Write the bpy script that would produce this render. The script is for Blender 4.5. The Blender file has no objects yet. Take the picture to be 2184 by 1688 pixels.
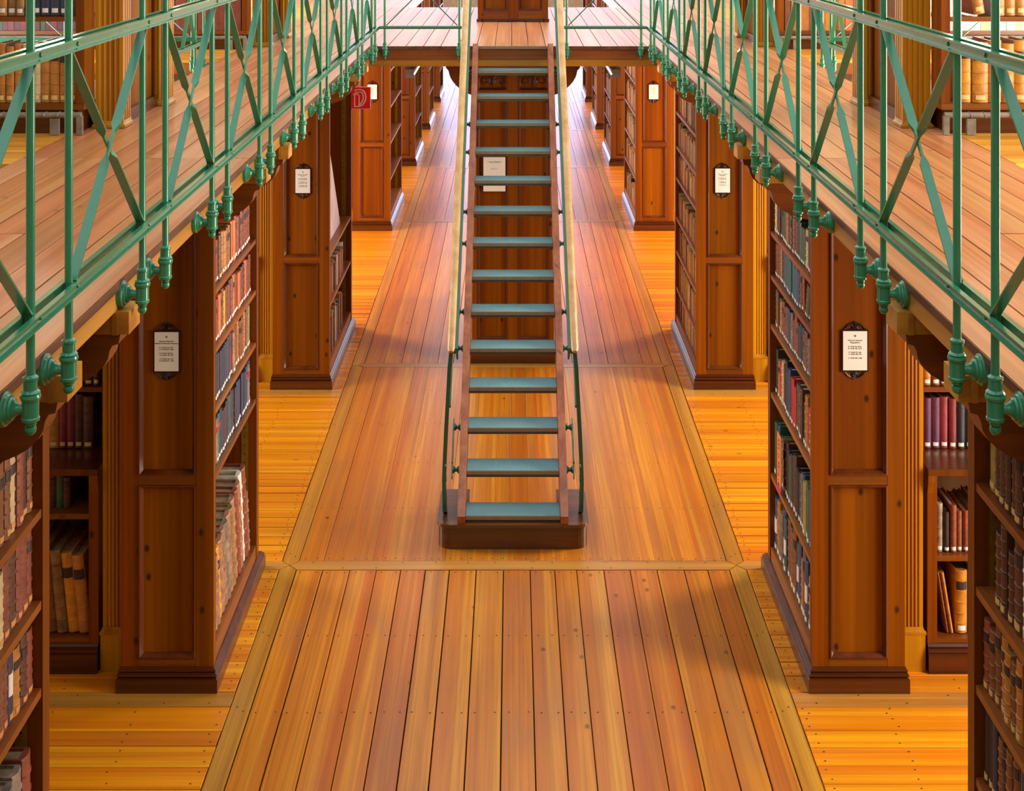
import bpy, math, random
from mathutils import Vector, Matrix, Euler
R = random.Random(7)
SC = bpy.context.scene
COL = SC.collection

# ------------------------------------------------------------------ camera
F_PX, W_PX, H_PX = 2900.0, 2184.0, 1688.0
CAM_Z = 3.494
cam_d = bpy.data.cameras.new('camera'); cam = bpy.data.objects.new('camera', cam_d); COL.objects.link(cam)
cam.location = (0, 0, CAM_Z); cam.rotation_euler = (math.radians(90), 0, 0)
cam_d.sensor_fit = 'HORIZONTAL'; cam_d.sensor_width = 36.0; cam_d.lens = F_PX / W_PX * 36.0
cam_d.shift_x = -2.0 / W_PX
cam_d.shift_y = -(844.0 + 188.0) / W_PX
cam_d.clip_end = 200
SC.camera = cam

# ------------------------------------------------------------------ world, light, exposure
SC.view_settings.view_transform = 'Standard'; SC.view_settings.look = 'None'
SC.view_settings.gamma = 1.0; SC.view_settings.exposure = 0.0
SC.view_settings.use_curve_mapping = False
SC.cycles.use_denoising = True
SC.cycles.use_adaptive_sampling = True; SC.cycles.adaptive_threshold = 0.03
SC.cycles.max_bounces = 5; SC.cycles.diffuse_bounces = 3; SC.cycles.glossy_bounces = 3
SC.cycles.caustics_reflective = False; SC.cycles.caustics_refractive = False
wd = bpy.data.worlds.new('world'); SC.world = wd; wd.use_nodes = True
bg = wd.node_tree.nodes['Background']
bg.inputs['Color'].default_value = (0.90, 0.95, 1.0, 1); bg.inputs['Strength'].default_value = 1.75

def area(name, loc, rot, sx, sy, power, col):
    d = bpy.data.lights.new(name, 'AREA'); d.shape = 'RECTANGLE'; d.size = sx; d.size_y = sy
    d.energy = power; d.color = col
    o = bpy.data.objects.new(name, d); o.location = loc; o.rotation_euler = rot; COL.objects.link(o); return o
HP = math.pi / 2
# tall windows in the side walls of the bays (stronger on the right side), and the window closing the long aisle
for (yc, pl, pr) in ((4.75, 14, 370), (8.55, 210, 400), (13.1, 600, 640), (17.4, 170, 190), (20.6, 130, 150), (23.8, 130, 150)):
    area('bay_window_light', (-4.45, yc, 2.3), (0, -HP, 0), 3.6, 1.3, pl, (1.0, 0.93, 0.82))
    area('bay_window_light', (4.45, yc, 2.3), (0, HP, 0), 3.6, 1.3, pr, (1.0, 0.90, 0.74))
area('end_window_light', (0, 34.0, 2.45), (-HP, 0, 0), 8.6, 3.7, 700, (0.50, 0.60, 1.0))

# ------------------------------------------------------------------ helpers
def lin(c): return c / 12.92 if c <= 0.04045 else ((c + 0.055) / 1.055) ** 2.4
def S(r, g, b): return (lin(r / 255), lin(g / 255), lin(b / 255), 1)

class MB:
    def __init__(s): s.v = []; s.f = []; s.m = []
    def add(s, vs, fs, mi=0):
        n = len(s.v); s.v += [tuple(p) for p in vs]; s.f += [tuple(i + n for i in f) for f in fs]; s.m += [mi] * len(fs)
    def box(s, x0, x1, y0, y1, z0, z1, mi=0):
        s.add([(x0,y0,z0),(x1,y0,z0),(x1,y1,z0),(x0,y1,z0),(x0,y0,z1),(x1,y0,z1),(x1,y1,z1),(x0,y1,z1)],
              [(0,3,2,1),(4,5,6,7),(0,1,5,4),(1,2,6,5),(2,3,7,6),(3,0,4,7)], mi)
        return s
    def cbox(s, x0, x1, y0, y1, z0, z1, c):   # box with the top edges chamfered
        s.loft([[(x0,y0,z0),(x1,y0,z0),(x1,y1,z0),(x0,y1,z0)], [(x0,y0,z1-c),(x1,y0,z1-c),(x1,y1,z1-c),(x0,y1,z1-c)],
                [(x0+c,y0+c,z1),(x1-c,y0+c,z1),(x1-c,y1-c,z1),(x0+c,y1-c,z1)]])
        return s
    def loft(s, secs, closed=True):
        n = len(secs[0]); vs = [p for q in secs for p in q]; fs = []
        for k in range(len(secs) - 1):
            for i in range(n):
                j = (i + 1) % n
                fs.append((k*n+i, k*n+j, (k+1)*n+j, (k+1)*n+i))
        if closed: fs.append(tuple(range(n-1, -1, -1))); fs.append(tuple(range((len(secs)-1)*n, len(secs)*n)))
        s.add(vs, fs); return s
    def prism(s, prof, axis, a, b):   # profile in the two other axes (cyclic order), extruded from a to b
        def P(u, w, t): return {'x': (t, u, w), 'y': (u, t, w), 'z': (u, w, t)}[axis]
        s.loft([[P(u, w, a) for u, w in prof], [P(u, w, b) for u, w in prof]]); return s
    def lathe(s, prof, c, axis='z', n=14, sign=1):    # prof: (radius, offset along axis)
        secs = []
        for r, t in prof:
            ring = []
            for i in range(n):
                a = 2 * math.pi * i / n; u, w = r * math.cos(a), r * math.sin(a)
                ring.append({'z': (c[0]+u, c[1]+w, c[2]+t*sign), 'x': (c[0]+t*sign, c[1]+u, c[2]+w), 'y': (c[0]+u, c[1]+t*sign, c[2]+w)}[axis])
            secs.append(ring)
        s.loft(secs); return s
    def tube(s, pts, r, n=10):
        pts = [Vector(p) for p in pts]; secs = []
        for i, p in enumerate(pts):
            t = (pts[min(i+1, len(pts)-1)] - pts[max(i-1, 0)]).normalized()
            up = Vector((0, 0, 1)) if abs(t.z) < .95 else Vector((1, 0, 0))
            a = t.cross(up).normalized(); b = t.cross(a).normalized()
            rr = r[i] if isinstance(r, (list, tuple)) else r
            secs.append([tuple(p + a * rr * math.cos(2*math.pi*k/n) + b * rr * math.sin(2*math.pi*k/n)) for k in range(n)])
        s.loft(secs); return s
    def mesh(s, name, off=(0, 0, 0), smooth=False):
        m = bpy.data.meshes.new(name)
        m.from_pydata([(x-off[0], y-off[1], z-off[2]) for x, y, z in s.v], [], s.f)
        if any(s.m):
            for p, i in zip(m.polygons, s.m): p.material_index = i
        if len(s.f) > 0:
            import bmesh
            bm = bmesh.new(); bm.from_mesh(m); bmesh.ops.recalc_face_normals(bm, faces=bm.faces[:]); bm.to_mesh(m); bm.free()
        if smooth: m.set_sharp_from_angle(angle=math.radians(30)) if hasattr(m, 'set_sharp_from_angle') else None
        if smooth:
            for p in m.polygons: p.use_smooth = True
            m.set_sharp_from_angle(angle=math.radians(30))
        return m
    def build(s, name, mat, parent=None, smooth=False, wl=None):
        off = wl if wl is not None else (wloc(parent) if parent else (0, 0, 0))
        m = s.mesh(name, off, smooth)
        for mm in (mat if isinstance(mat, (list, tuple)) else [mat]): m.materials.append(mm)
        return link(name, m, parent, tuple(off) if parent is None and wl is not None else (0, 0, 0))

WL = {}
def wloc(o): return WL.get(o.name, (0, 0, 0))
def link(name, data, parent=None, loc=(0, 0, 0)):
    o = bpy.data.objects.new(name, data); COL.objects.link(o); o.location = loc
    if parent:
        o.parent = parent; p = wloc(parent); WL[o.name] = (p[0]+loc[0], p[1]+loc[1], p[2]+loc[2])
    else: WL[o.name] = tuple(loc)
    return o
def tag(o, label=None, cat=None, group=None, kind=None):
    if label: o['label'] = label
    if cat: o['category'] = cat
    if group: o['group'] = group
    if kind: o['kind'] = kind
    return o
def thing(name, label, cat, loc, group=None):
    return tag(link(name, None, None, loc), label, cat, group)
def part(name, mat, parent, *box, **k): return MB().box(*box).build(name, mat, parent, **k)

# ------------------------------------------------------------------ materials
def nd(t, k, **kw):
    n = t.nodes.new(k)
    for a, b in kw.items(): setattr(n, a, b)
    return n
def base(name):
    m = bpy.data.materials.new(name); m.use_nodes = True; t = m.node_tree
    return m, t, t.nodes['Principled BSDF'], t.links.new
def mixc(t, L, fac, a, b, blend='MIX'):
    n = nd(t, 'ShaderNodeMix', data_type='RGBA', blend_type=blend)
    for s, v in ((0, fac), (6, a), (7, b)):
        if hasattr(v, 'is_linked') or hasattr(v, 'node'): L(v, n.inputs[s])
        else: n.inputs[s].default_value = v
    return n.outputs[2]
def mth(t, L, op, a, b=None, c=None):
    n = nd(t, 'ShaderNodeMath', operation=op)
    for i, v in enumerate((a, b, c)):
        if v is None: continue
        if hasattr(v, 'node'): L(v, n.inputs[i])
        else: n.inputs[i].default_value = v
    return n.outputs[0]
def ramp(t, L, fac, stops):
    n = nd(t, 'ShaderNodeValToRGB'); L(fac, n.inputs[0]); e = n.color_ramp.elements
    e[0].position, e[0].color = stops[0]; e[1].position, e[1].color = stops[-1]
    for p, c in stops[1:-1]: q = e.new(p); q.color = c
    return n.outputs[0]
G1 = lambda v: (v, v, v, 1)

def wood(name, dark, mid, light, axis='z', rough=.42, across=9., rnd=.35, stain=.0, knots=.5, coat=.15, grain=.35, hue=.02, bump=0., kd=.2, band=None, spec=.5):
    m, t, b, L = base(name)
    geo = nd(t, 'ShaderNodeNewGeometry'); oi = nd(t, 'ShaderNodeObjectInfo')
    rnd_v = oi.outputs['Random']
    sc = nd(t, 'ShaderNodeVectorMath', operation='SCALE'); sc.inputs[0].default_value = (31.7, 17.3, 23.9); L(rnd_v, sc.inputs['Scale'])
    ad = nd(t, 'ShaderNodeVectorMath', operation='ADD'); L(geo.outputs['Position'], ad.inputs[0]); L(sc.outputs[0], ad.inputs[1])
    def stretch(k):
        v = nd(t, 'ShaderNodeVectorMath', operation='MULTIPLY'); L(ad.outputs[0], v.inputs[0])
        v.inputs[1].default_value = tuple(k if a == axis else 1.0 for a in 'xyz'); return v.outputs[0]
    v1, v2 = stretch(.018), stretch(.012)
    def noise(v, s, d=3., dist=0.):
        n = nd(t, 'ShaderNodeTexNoise'); L(v, n.inputs['Vector']); n.inputs['Scale'].default_value = s
        n.inputs['Detail'].default_value = d; n.inputs['Distortion'].default_value = dist; return n.outputs['Fac']
    n1 = noise(v1, across * 1.5, 2.5, .25)
    col = ramp(t, L, n1, [(.33, dark), (.5, mid), (.68, light)])
    n2 = noise(v2, across * 9, 2)
    fine = ramp(t, L, n2, [(.35, G1(1 - grain)), (.62, G1(1.0))])
    col = mixc(t, L, 1.0, col, fine, 'MULTIPLY')
    if band:
        nb = noise(stretch(.006), across * 1.25, 1.0, .1)
        bf = ramp(t, L, nb, [(.545, G1(0)), (.565, G1(band[1]))])
        col = mixc(t, L, bf, col, band[0])
    b.inputs['Specular IOR Level'].default_value = spec
    # growth-ring figure
    wv = nd(t, 'ShaderNodeTexNoise'); L(stretch(.06), wv.inputs['Vector']); wv.inputs['Scale'].default_value = across * .55; wv.inputs['Detail'].default_value = 1.5
    ring = mth(t, L, 'FRACT', mth(t, L, 'MULTIPLY', wv.outputs['Fac'], 16.0))
    rr = ramp(t, L, ring, [(.0, G1(.80)), (.25, G1(1.0)), (.75, G1(1.0)), (1.0, G1(.80))])
    col = mixc(t, L, grain * 1.3, col, mixc(t, L, 1.0, col, rr, 'MULTIPLY'))
    if knots:
        sp = nd(t, 'ShaderNodeSeparateXYZ'); L(ad.outputs[0], sp.inputs[0]); X_, Y_, Z_ = sp.outputs
        u_, v_ = {'z': (mth(t, L, 'ADD', X_, Y_), Z_), 'y': (mth(t, L, 'ADD', X_, Z_), Y_), 'x': (mth(t, L, 'ADD', Y_, Z_), X_)}[axis]
        cb = nd(t, 'ShaderNodeCombineXYZ'); L(u_, cb.inputs[0]); L(mth(t, L, 'MULTIPLY', v_, .62), cb.inputs[1])
        vo = nd(t, 'ShaderNodeTexVoronoi', voronoi_dimensions='2D'); L(cb.outputs[0], vo.inputs['Vector']); vo.inputs['Scale'].default_value = 5.2; vo.inputs['Randomness'].default_value = 1.0
        sc2 = nd(t, 'ShaderNodeSeparateColor'); L(vo.outputs['Color'], sc2.inputs[0])
        pick = ramp(t, L, sc2.outputs[0], [(.999 - kd, G1(0)), (1.0 - kd + .0005, G1(1))])
        kf = ramp(t, L, vo.outputs['Distance'], [(.030, G1(knots)), (.075, G1(0))])
        kf = mth(t, L, 'MULTIPLY', kf, pick)
        col = mixc(t, L, kf, col, tuple(c * .14 for c in dark[:3]) + (1,))
    if stain:
        sf = ramp(t, L, noise(stretch(.5), 2.3, 4), [(.52, G1(0)), (.72, G1(stain))])
        col = mixc(t, L, sf, col, S(118, 92, 80))
    hs = nd(t, 'ShaderNodeHueSaturation'); L(col, hs.inputs['Color'])
    L(mth(t, L, 'MULTIPLY_ADD', rnd_v, rnd, 1 - rnd * .5), hs.inputs['Value'])
    r2 = mth(t, L, 'FRACT', mth(t, L, 'MULTIPLY', rnd_v, 17.31))
    L(mth(t, L, 'MULTIPLY_ADD', r2, hue, .5 - hue * .5), hs.inputs['Hue'])
    L(hs.outputs[0], b.inputs['Base Color'])
    b.inputs['Roughness'].default_value = rough
    b.inputs['Coat Weight'].default_value = coat; b.inputs['Coat Roughness'].default_value = .22
    if bump:
        bp = nd(t, 'ShaderNodeBump'); bp.inputs['Strength'].default_value = bump; bp.inputs['Distance'].default_value = .003
        L(n2, bp.inputs['Height']); L(bp.outputs[0], b.inputs['Normal'])
    return m

def plain(name, col, rough=.5, metal=0., coat=0., var=.12, vscale=8., rnd=0., bump=0., bscale=60., vert=None):
    m, t, b, L = base(name)
    geo = nd(t, 'ShaderNodeNewGeometry'); n = nd(t, 'ShaderNodeTexNoise'); n.inputs['Scale'].default_value = vscale; n.inputs['Detail'].default_value = 4
    src = geo.outputs['Position']
    if vert:
        vv = nd(t, 'ShaderNodeVectorMath', operation='MULTIPLY'); L(src, vv.inputs[0]); vv.inputs[1].default_value = vert; src = vv.outputs[0]
    L(src, n.inputs['Vector'])
    f = ramp(t, L, n.outputs['Fac'], [(.3, G1(1 - var)), (.7, G1(1 + var))])
    c = mixc(t, L, 1.0, col, f, 'MULTIPLY')
    if rnd:
        oi = nd(t, 'ShaderNodeObjectInfo'); hs = nd(t, 'ShaderNodeHueSaturation'); L(c, hs.inputs['Color'])
        L(mth(t, L, 'MULTIPLY_ADD', oi.outputs['Random'], rnd, 1 - rnd * .5), hs.inputs['Value']); c = hs.outputs[0]
    L(c, b.inputs['Base Color']); b.inputs['Roughness'].default_value = rough; b.inputs['Metallic'].default_value = metal
    b.inputs['Coat Weight'].default_value = coat; b.inputs['Coat Roughness'].default_value = .15
    if bump:
        n2 = nd(t, 'ShaderNodeTexNoise'); n2.inputs['Scale'].default_value = bscale; L(geo.outputs['Position'], n2.inputs['Vector'])
        bp = nd(t, 'ShaderNodeBump'); bp.inputs['Strength'].default_value = bump; bp.inputs['Distance'].default_value = .004; L(n2.outputs['Fac'], bp.inputs['Height']); L(bp.outputs[0], b.inputs['Normal'])
    return m

M = {}
M['plank_y'] = wood('plank_lengthwise', S(182, 100, 12), S(202, 122, 20), S(214, 142, 34), 'y', .38, 9, .16, .30, .7, .14, .26, .012, kd=.12, band=(S(176, 90, 16), .5), spec=.4)
M['plank_x'] = wood('plank_crosswise', S(204, 116, 8), S(226, 142, 12), S(238, 162, 24), 'x', .36, 9, .18, .10, .6, .14, .16, .012, kd=.12, band=(S(200, 104, 10), .5), spec=.4)
M['strip_y'] = wood('strip_lengthwise', S(172, 112, 24), S(192, 132, 34), S(206, 150, 50), 'y', .40, 10, .14, .25, .3, .2, .2, .01)
M['strip_x'] = wood('strip_crosswise', S(170, 112, 34), S(190, 130, 48), S(204, 148, 64), 'x', .40, 10, .14, .25, .3, .2, .2, .01)
M['gal_y'] = wood('gallery_board', S(194, 118, 66), S(214, 142, 88), S(226, 164, 112), 'y', .36, 8, .12, .22, .4, .14, .2, .012)
M['gal_x'] = wood('gallery_ledge_board', S(206, 128, 34), S(228, 156, 48), S(238, 176, 70), 'x', .5, 8, .15, .1, .4, .0, .22, .02)
M['case_z'] = wood('bookcase_upright', S(106, 51, 0), S(124, 62, 0), S(138, 72, 1), 'z', .40, 7, .12, 0, .85, .10, .20, .010, kd=.35, spec=.25)
M['panel_z'] = wood('bookcase_panel', S(106, 53, 0), S(124, 65, 0), S(140, 77, 1), 'z', .42, 6, .10, 0, .9, .06, .20, .010, kd=.5, spec=.2)
M['case_x'] = wood('bookcase_rail', S(102, 50, 0), S(120, 61, 0), S(134, 71, 1), 'x', .40, 7, .10, 0, .5, .10, .22, .010)
M['case_y'] = wood('shelf_wood', S(120, 60, 14), S(142, 76, 20), S(158, 92, 30), 'y', .42, 7, .14, 0, .3, .2, .25, .012)
M['mould'] = wood('dark_moulding', S(78, 32, 8), S(92, 40, 10), S(104, 50, 14), 'z', .28, 8, .05, 0, .0, .35, .2, .01)
M['plinth'] = wood('plinth_wood', S(66, 28, 6), S(82, 36, 8), S(96, 45, 12), 'x', .30, 8, .08, 0, .1, .25, .25, .01)
M['dark_in'] = wood('dark_interior_wood', S(84, 42, 2), S(100, 53, 3), S(114, 64, 5), 'z', .5, 7, .12, 0, .3, .1, .25, .01)
M['ochre_x'] = wood('ochre_beam', S(164, 108, 26), S(188, 132, 42), S(204, 152, 62), 'x', .42, 6, .1, .1, .1, .2, .12, .01)
M['ochre_y'] = wood('ochre_fascia', S(172, 116, 34), S(196, 140, 54), S(212, 160, 78), 'y', .42, 6, .08, .15, .1, .2, .12, .01)
M['pilaster'] = wood('fluted_pilaster_wood', S(156, 98, 2), S(182, 122, 3), S(196, 140, 8), 'z', .40, 8, .1, 0, .1, .2, .12, .01)
M['edge'] = wood('board_edge', S(84, 50, 36), S(104, 64, 46), S(122, 78, 58), 'y', .45, 10, .1, 0, .0, .1, .25, .01)
M['fascia_dark'] = wood('bridge_fascia', S(132, 66, 24), S(156, 86, 36), S(172, 104, 50), 'x', .36, 7, .1, .1, .3, .3, .25, .01)
M['stringer'] = wood('stringer_wood', S(142, 72, 30), S(166, 92, 44), S(184, 112, 60), 'y', .36, 8, .06, .1, .6, .2, .2, .008, kd=.4)
M['handrail'] = wood('handrail_wood', S(200, 154, 94), S(214, 172, 112), S(224, 188, 132), 'y', .36, 10, .04, 0, .0, .2, .08, .005)
M['block'] = wood('step_block_wood', S(72, 40, 20), S(94, 54, 24), S(116, 66, 28), 'x', .32, 8, .06, .1, .2, .4, .3, .01)
M['gap'] = plain('dark_subfloor', S(34, 24, 18), .9)  # dark subfloor colour that shows between the planks
M['green'] = plain('green_paint', S(46, 132, 96), .24, 0, .35, .06, 20, .04, .015, 60)
M['green_dk'] = plain('deep_green_paint', S(22, 100, 76), .26, 0, .35, .08, 20, .04, .015, 60)
M['tread'] = plain('tread_carpet', S(106, 150, 158), .85, 0, 0, .34, 300, .06, .25, 500)
M['tread_wood'] = plain('tread_underside', S(96, 82, 58), .6, 0, 0, .1, 10)
M['nosing'] = plain('metal_nosing', S(150, 142, 120), .38, .55, 0, .08, 30)
M['page'] = plain('book_pages', S(158, 136, 102), .85, 0, 0, .3, 30, .25, 0, 60)
M['page_white'] = plain('white_book_pages', S(214, 204, 180), .85, 0, 0, .12, 30, .15)
M['lab_white'] = plain('white_spine_label', S(226, 224, 218), .6, 0, 0, .05, 30)
M['lab_cream'] = plain('cream_spine_label', S(216, 186, 118), .6, 0, 0, .08, 30)
M['lab_orange'] = plain('tan_spine_label', S(206, 142, 84), .6, 0, 0, .08, 30)
M['title_dark'] = plain('dark_title_panel', S(46, 34, 36), .5, 0, 0, .3, 60)
M['title_red'] = plain('red_title_panel', S(170, 44, 40), .5, 0, 0, .2, 60)
M['gilt'] = plain('gilt_line', S(206, 160, 80), .35, .3)
M['iron'] = plain('black_cast_iron', S(30, 24, 22), .4, .2, .2, .1, 20)
M['paper'] = plain('white_card', S(222, 222, 216), .6, 0, 0, .03, 10)
M['ink'] = plain('ink', S(40, 38, 40), .7)
M['red'] = plain('red_sign_face', S(236, 10, 22), .35, 0, .1, .02, 5)
M['white'] = plain('white_paint', S(238, 232, 230), .5)
M['pin'] = plain('drilled_shelf_strip', S(132, 100, 24), .5, .1, 0, .2, 30)
M['pipe'] = plain('wrapped_pipe', S(126, 116, 104), .7, 0, 0, .25, 25)
M['wire'] = plain('steel_wire', S(170, 165, 160), .4, .6)
M['wall'] = plain('plaster', S(206, 190, 160), .9)
M['wallcard'] = plain('lilac_card', S(206, 190, 200), .8)
M['slip'] = plain('orange_slip', S(255, 128, 70), .7)
M['slip_pink'] = plain('pink_slip_end', S(214, 30, 110), .7)
def emit(name, col, s):
    m, t, b, L = base(name); b.inputs['Base Color'].default_value = col; b.inputs['Emission Color'].default_value = col; b.inputs['Emission Strength'].default_value = s; return m
M['lamp'] = emit('fluorescent_tube', S(255, 246, 228), 22.0)
M['alu'] = plain('lamp_housing', S(170, 172, 180), .35, .6)
LEATHER = {  # code: (words, colour, rough)
 'br': ('brown leather', S(122, 72, 40)), 'rb': ('reddish brown leather', S(128, 62, 44)), 'db': ('dark brown leather', S(80, 44, 30)),
 'tn': ('tan leather', S(176, 116, 48)), 'ho': ('honey leather', S(190, 126, 36)), 'or': ('bright orange cloth', S(232, 110, 56)),
 'ye': ('yellow cloth', S(222, 166, 30)), 'nv': ('navy cloth', S(44, 52, 76)), 'bk': ('black cloth', S(36, 34, 40)),
 'bl': ('blue cloth', S(40, 66, 110)), 'te': ('teal cloth', S(36, 88, 96)), 'gr': ('green cloth', S(50, 84, 58)),
 'pu': ('purple cloth', S(84, 34, 66)), 'mr': ('maroon cloth', S(124, 34, 48)), 're': ('red cloth', S(190, 26, 40)),
 'cr': ('cream vellum', S(206, 184, 138)), 'wh': ('white vellum', S(222, 216, 204)), 'gy': ('grey mottled', S(128, 112, 98)),
 'ol': ('olive cloth', S(160, 144, 72)), 'wo': ('worn scuffed brown', S(144, 104, 78)), 'ma': ('marbled brown', S(142, 106, 60)),
 'py': ('golden leather', S(226, 150, 24)) }
for k, (w, c) in LEATHER.items():
    big = k in ('wo', 'ma', 'gy'); M['L' + k] = plain(w.replace(' ', '_') + '_cover', c, .48, 0, .1, .45 if big else .2, 26, .28, .25, 160)

# ------------------------------------------------------------------ key dimensions
G = 2.476; GX = 1.086; FB = 2.395; RX = 1.029; VX = 2.03; BY = 10.326
H = CAM_Z
def fy(s_px): return F_PX * H / s_px          # depth of a floor point from the photo row below the horizon

# ------------------------------------------------------------------ setting: walls, floor
tag(part('wall_left', M['wall'], None, -4.8, -4.6, -1.8, 36, -.1, 6.5), kind='structure')
tag(part('wall_right', M['wall'], None, 4.6, 4.8, -1.8, 36, -.1, 6.5), kind='structure')
tag(part('wall_far', M['wall'], None, -4.8, 4.8, 36, 36.2, -.1, 6.5), kind='structure')
tag(part('wall_near_light_block', M['wall'], None, -4.8, 4.8, -2.0, -1.8, -.1, 6.5), kind='structure')  # unseen wall added behind the camera to block sky light and darken camera-facing surfaces
for nm_, sg_ in (('ceiling_left', -1), ('ceiling_right', 1)):
    tag(part(nm_, M['wall'], None, *sorted((sg_ * 2.3, sg_ * 4.6)), -1.8, 36, 5.25, 5.4), kind='structure')
floor = tag(part('floor', M['gap'], None, -4.6, 4.6, -1.8, 36, -.08, -.022), kind='structure')

def plank(name, mat, x0, x1, y0, y1, parent=floor, z1=0., z0=-.022, g=.0022, c=.0015):
    dz = R.uniform(-.0008, .0008)
    return MB().cbox(x0+g, x1-g, y0+g, y1-g, z0, z1+dz, c).build(name, mat, parent)
nails = MB()
def nail(x, y, z=0.):
    n = 6; r = .0042
    nails.add([(x+r*math.cos(2*math.pi*i/n), y+r*math.sin(2*math.pi*i/n), z+.0012) for i in range(n)], [tuple(range(n))])
IX, OX = 1.149, 1.240          # inner and outer edge of the long border strips
SA = [(x - 1094) * H / 1451 for x in (617, 675, 735, 793, 847, 901, 954, 1013, 1073, 1132, 1186, 1234, 1294, 1352, 1411, 1471, 1523)]
SB = [(x - 1094) * H / 1386 for x in (638, 690, 743, 793, 830, 871, 908, 948, 993, 1040, 1085, 1134, 1194, 1250, 1294, 1353, 1397, 1446, 1498)]
def rnd_bounds(lo, hi, a, b):
    out = [lo]
    while out[-1] + b * 1.4 < hi: out.append(out[-1] + R.uniform(a, b))
    out.append((out[-1] + hi) / 2); out.append(hi); return out
cross = [(7.214, 7.316), (10.43, 10.52), (15.32, 15.42), (18.55, 18.65), (21.75, 21.85), (24.9, 25.0)]
secs = [(-1.6, 7.214, [-IX] + SA[1:] + [IX]), (7.316, 10.43, [-IX] + SB[1:] + [IX])]
for i in range(1, len(cross)):
    secs.append((cross[i-1][1], cross[i][0], rnd_bounds(-IX, IX, .12, .15)))
secs.append((25.0, 35.5, rnd_bounds(-IX, IX, .12, .15)))
for si, (y0, y1, bs) in enumerate(secs):
    for a, b in zip(bs[:-1], bs[1:]):
        plank('plank', M['plank_y'], a, b, y0, y1, g=R.uniform(.0016, .0034) * (1, 1.2, .75, .6)[min(si, 3)])
        if si < 3:
            y = y0 + .03
            rows = ([7.19, 6.56, 5.93, 5.31, 4.68] if si == 0 else [7.34, 7.96, 8.62, 9.28, 9.92, 10.40] if si == 1 else [10.55, 11.2, 11.9, 12.6])
            for yy in rows:
                for xx in (a + .028, b - .028): nail(xx + R.uniform(-.006, .006), yy + R.uniform(-.004, .004))
for s in (-1, 1):
    ys = [-1.6] + [c for p in cross for c in [(p[0] + p[1]) / 2]] + [35.5]
    for a, b in zip(ys[:-1], ys[1:]):
        m = MB(); xi, xo, xm = s * (IX + .003), s * (OX - .002), s * (IX + OX) / 2; c = .05; g = .002
        P = [(xi, a + c), (xm, a + .003)] + ([(xo, a + c)] if abs(a - 7.265) < .01 else [(xo, a + .003)])
        P += ([(xo, b - c)] if abs(b - 7.265) < .01 else [(xo, b - .003)]) + [(xm, b - .003), (xi, b - c)]
        m.prism(P, 'z', -.022, .0)
        m.build('border_strip', M['strip_y'], floor)
        for yy in [a + .1 + k * .62 for k in range(int((b - a) / .62))]:
            if yy < 12: nail(s * (IX + .03), yy); nail(s * (OX - .03), yy + .03)
for y0, y1 in cross:
    m = MB(); e = IX + .045; ym = (y0 + y1) / 2
    m.prism([(-e+.003, ym), (-IX+.004, y0+.002), (IX-.004, y0+.002), (e-.003, ym), (IX-.004, y1-.002), (-IX+.004, y1-.002)], 'z', -.022, .001)
    m.build('cross_strip', M['strip_x'], floor)
    for k in range(14): nail(-1.05 + k * .16 + R.uniform(-.03, .03), ym + R.choice((-.03, .03)), .001)
# side bays: boards laid across
def side_boards(s, y0, y1, wmin, wmax, stuff=None):
    y = y0
    while y < y1 - .02:
        w = R.uniform(wmin, wmax)
        if y + w > y1 - .06: w = y1 - y
        x0, x1 = sorted((s * (OX + .001), s * 4.58))
        if stuff is None:
            plank('plank', M['plank_x'], x0, x1, y, y + w, g=R.uniform(.0018, .0042))
            for xx in (OX + .04, OX + .40, OX + .78):
                for yy in (y + w * .24, y + w * .76): nail(s * (xx + R.uniform(-.015, .015)), yy)
        else: stuff.box(x0, x1, y + .0016, y + w - .0016, -.022, R.uniform(-.0008, .0008))
        y += w
side_strips = [(5.975, 6.085), (7.22, 7.31), (9.82, 9.94), (11.42, 11.5)]
for s in (-1, 1):
    y = 2.6
    far = MB(); side_boards(s, -1.6, 2.6, .105, .15, far)
    for a, b in side_strips:
        side_boards(s, y, a, *((.105, .150) if y < 7 else (.085, .125)))
        x0, x1 = sorted((s * (OX + .001), s * 4.58)); 
        if abs(a - 7.22) < .01: MB().prism([(s * ((IX + OX) / 2 + .003), 7.265), (s * (OX + .001), 7.218), (s * 4.58, 7.218), (s * 4.58, 7.312), (s * (OX + .001), 7.312)], 'z', -.022, .0005).build('cross_strip', M['strip_x'], floor)
        else: plank('cross_strip', M['strip_x'], x0, x1, a, b)
        for k in range(5): nail(s * (OX + .1 + k * .2), (a + b) / 2 + R.choice((-.03, .03)))
        y = b
    side_boards(s, y, 12.6, .09, .13)
    side_boards(s, 12.6, 35.5, .09, .13, far)
    tag(far.build('far_planks', M['plank_x'], floor), kind='stuff')
tag(nails.build('nail_heads', M['ink'], floor), kind='stuff')

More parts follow.
